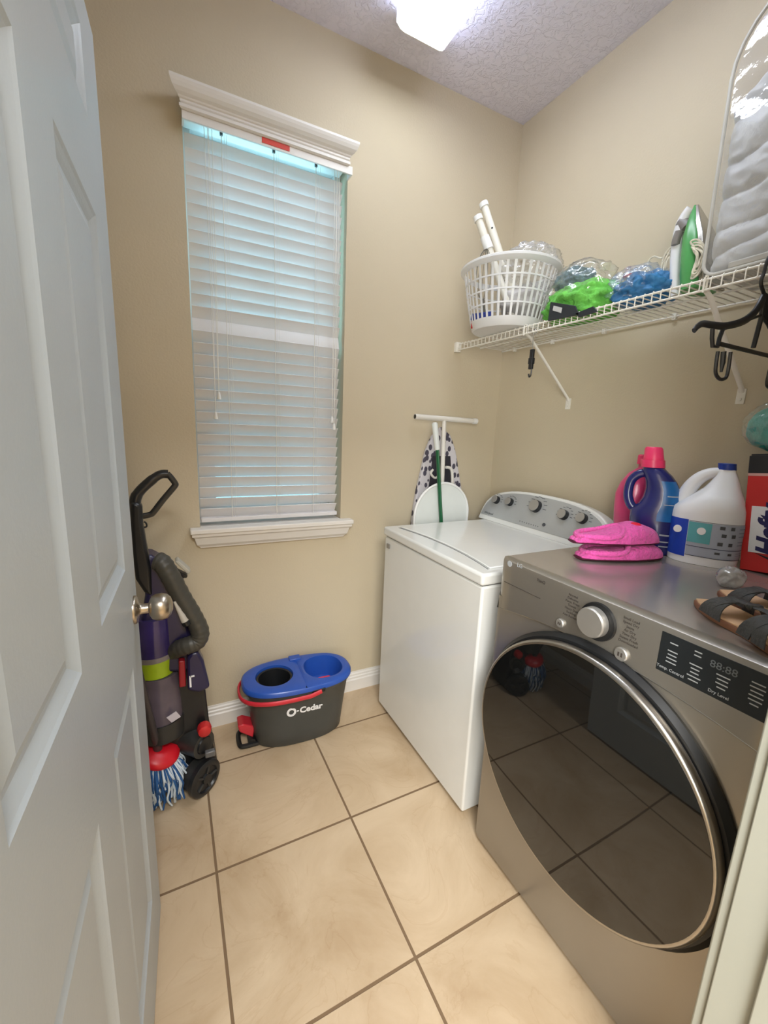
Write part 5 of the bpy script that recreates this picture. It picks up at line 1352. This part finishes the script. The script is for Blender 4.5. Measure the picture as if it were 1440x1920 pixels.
# foot, motor drum, wheels
vpoly('motor_housing', [(338, 1368), (352, 1362), (392, 1372), (400, 1400), (408, 1428), (398, 1470), (358, 1480), (340, 1470)], VY + 0.0, VY + 0.16, m_vblk, 0.02)
ax = Vector((0.62, -0.78, 0)).normalized()
q = at(372, 1392, y=VY - 0.01)
bm = NB(); cyl(bm, q - ax * 0.05, q + ax * 0.030, 0.052, 0.048, seg=28); obj('motor_drum', bm, m_vdk, vc, smooth=True)
bm = NB(); cyl(bm, q + ax * 0.028, q + ax * 0.036, 0.034, 0.030, seg=24); obj('drum_cap', bm, m_vblk, vc, smooth=True)
q = at(394, 1412, y=VY - 0.05); bm = NB(); box(bm, q - Vector((0.018, 0.01, 0.012)), q + Vector((0.018, 0.01, 0.012))); obj('release_pedal', bm, mat('mid_grey_pedal', (96, 96, 96), 0.3), vc, bevel=0.004)
wq = at(383, 1452, y=VY - 0.05); wq.z = 0.0685
bm = NB(); cyl(bm, wq - ax * 0.05, wq - ax * 0.012, 0.060, 0.060, seg=28); obj('wheel_guard', bm, m_vdk, vc, smooth=True)
def wheel(nm, c, r):
    bm = NB(); M3 = Matrix((Vector((ax.y * -1, ax.x, 0)), Vector((0, 0, 1)), ax)).transposed()
    lathe(bm, [(r * 0.9, -0.014), (r, -0.009), (r, 0.009), (r * 0.9, 0.014), (r * 0.72, 0.015), (r * 0.66, 0.008), (r * 0.30, 0.008), (r * 0.26, 0.016), (r * 0.05, 0.017)], c, seg=36, M=M3); w = obj(nm, bm, m_vblk, vc, smooth=True, angle=35)
    bm = NB()
    for k in range(5):
        a = 2 * PI * k / 5; d = M3 @ Vector((math.cos(a), math.sin(a), 0)); cyl(bm, c + d * r * 0.28 + ax * 0.010, c + d * r * 0.70 + ax * 0.010, 0.005, seg=6)
    obj('spokes', bm, m_vdk, w); return w
wheel('wheel', wq, 0.068)
wheel('wheel', wq - ax * 0.24, 0.068)
fx_ = (wq - ax * 0.12); fwd = Vector((-0.78, -0.62, 0)).normalized()
bm = NB(); 
ring0 = [(0.05, -0.30), (0.05, 0.02), (-0.30, 0.02), (-0.33, 0.0), (-0.33, -0.30), (-0.30, -0.31)]
def ft_(a, b3, z):     # a forward (negative is ahead), b sideways
    return Vector((fx_.x, fx_.y, 0)) - fwd * 0 + Vector((-0.93, -0.10, 0)).normalized() * (-a) * 0.62 + Vector((0.10, -0.93, 0)).normalized() * b3 * 0.55 + Vector((0, 0, z))
loft(bm, [[ft_(a, b3, 0.006) for a, b3 in ring0], [ft_(a, b3, 0.055) for a, b3 in ring0], [ft_(a * 0.9, b3 * 0.85, 0.085) for a, b3 in ring0]]); obj('floor_head', bm, m_vblk, vc, bevel=0.008)

# ------------------------------------------------------------------ spin mop leaning behind the door
m_mred = mat('red_mop_head', (212, 22, 40), 0.35, vary=0.05)
m_mst = mat('grey_mop_stick', (62, 58, 62), 0.4)
m_mw = mat('white_mop_strand', (214, 226, 236), 0.9, vary=0.05); m_mb = mat('blue_mop_strand', (44, 92, 150), 0.9, vary=0.1)
MY = -0.345
mp_ = root('spin_mop', 'spin mop with red head and blue-white strands beside the door edge', 'mop', (-1.74, MY, 0))
hc = at(300, 1410, y=MY)
stick0 = at(297, 1408, y=MY); stick1 = at(280, 1310, y=MY)
sd = (stick1 - stick0).normalized(); sd = Vector((sd.x, -0.36, sd.z)).normalized()
stick2 = stick0 + sd * ((1.22 - stick0.z) / sd.z)
bm = NB(); tube(bm, [stick0, stick0 + sd * 0.18, stick2], 0.0125, seg=12); obj('stick', bm, m_mst, mp_, smooth=True)
bm = NB(); cyl(bm, stick0 - sd * 0.02, stick0 + sd * 0.05, 0.017, 0.014, seg=14); obj('socket', bm, m_mst, mp_, smooth=True)
tl = Euler((0.35, 0.28, 0)).to_matrix()
bm = NB(); lathe(bm, [(0.060, -0.016), (0.065, -0.006), (0.063, 0.004), (0.050, 0.012), (0.030, 0.020), (0.012, 0.022)], hc, seg=36, M=tl, sx=1.05); hd = obj('mop_head', bm, m_mred, mp_, smooth=True, angle=50)
rg = random.Random(11); bm = NB()
for i in range(330):
    a = rg.uniform(0, 2 * PI); rr0 = rg.uniform(0.036, 0.063)
    p0 = hc + tl @ Vector((rr0 * math.cos(a), rr0 * math.sin(a), -0.012))
    outw = Vector((math.cos(a), math.sin(a), 0))
    end = Vector((p0.x + outw.x * rg.uniform(0.006, 0.05), p0.y + outw.y * rg.uniform(0.0, 0.015), rg.uniform(0.004, 0.05) if rg.random() < 0.7 else rg.uniform(0.05, 0.1)))
    mid = p0.lerp(end, 0.45) + outw * rg.uniform(0.008, 0.022) + Vector((rg.uniform(-.006, .006), rg.uniform(-.006, .006), 0))
    tube(bm, smooth_path([p0, mid, mid.lerp(end, 0.5) + Vector((rg.uniform(-.011, .011), rg.uniform(-.011, .011), 0)), end], 4), 0.0034, seg=5, mi=0 if rg.random() < 0.5 else 1)
st = obj('strands', bm, [m_mw, m_mb], mp_, smooth=True); st['kind'] = 'stuff'
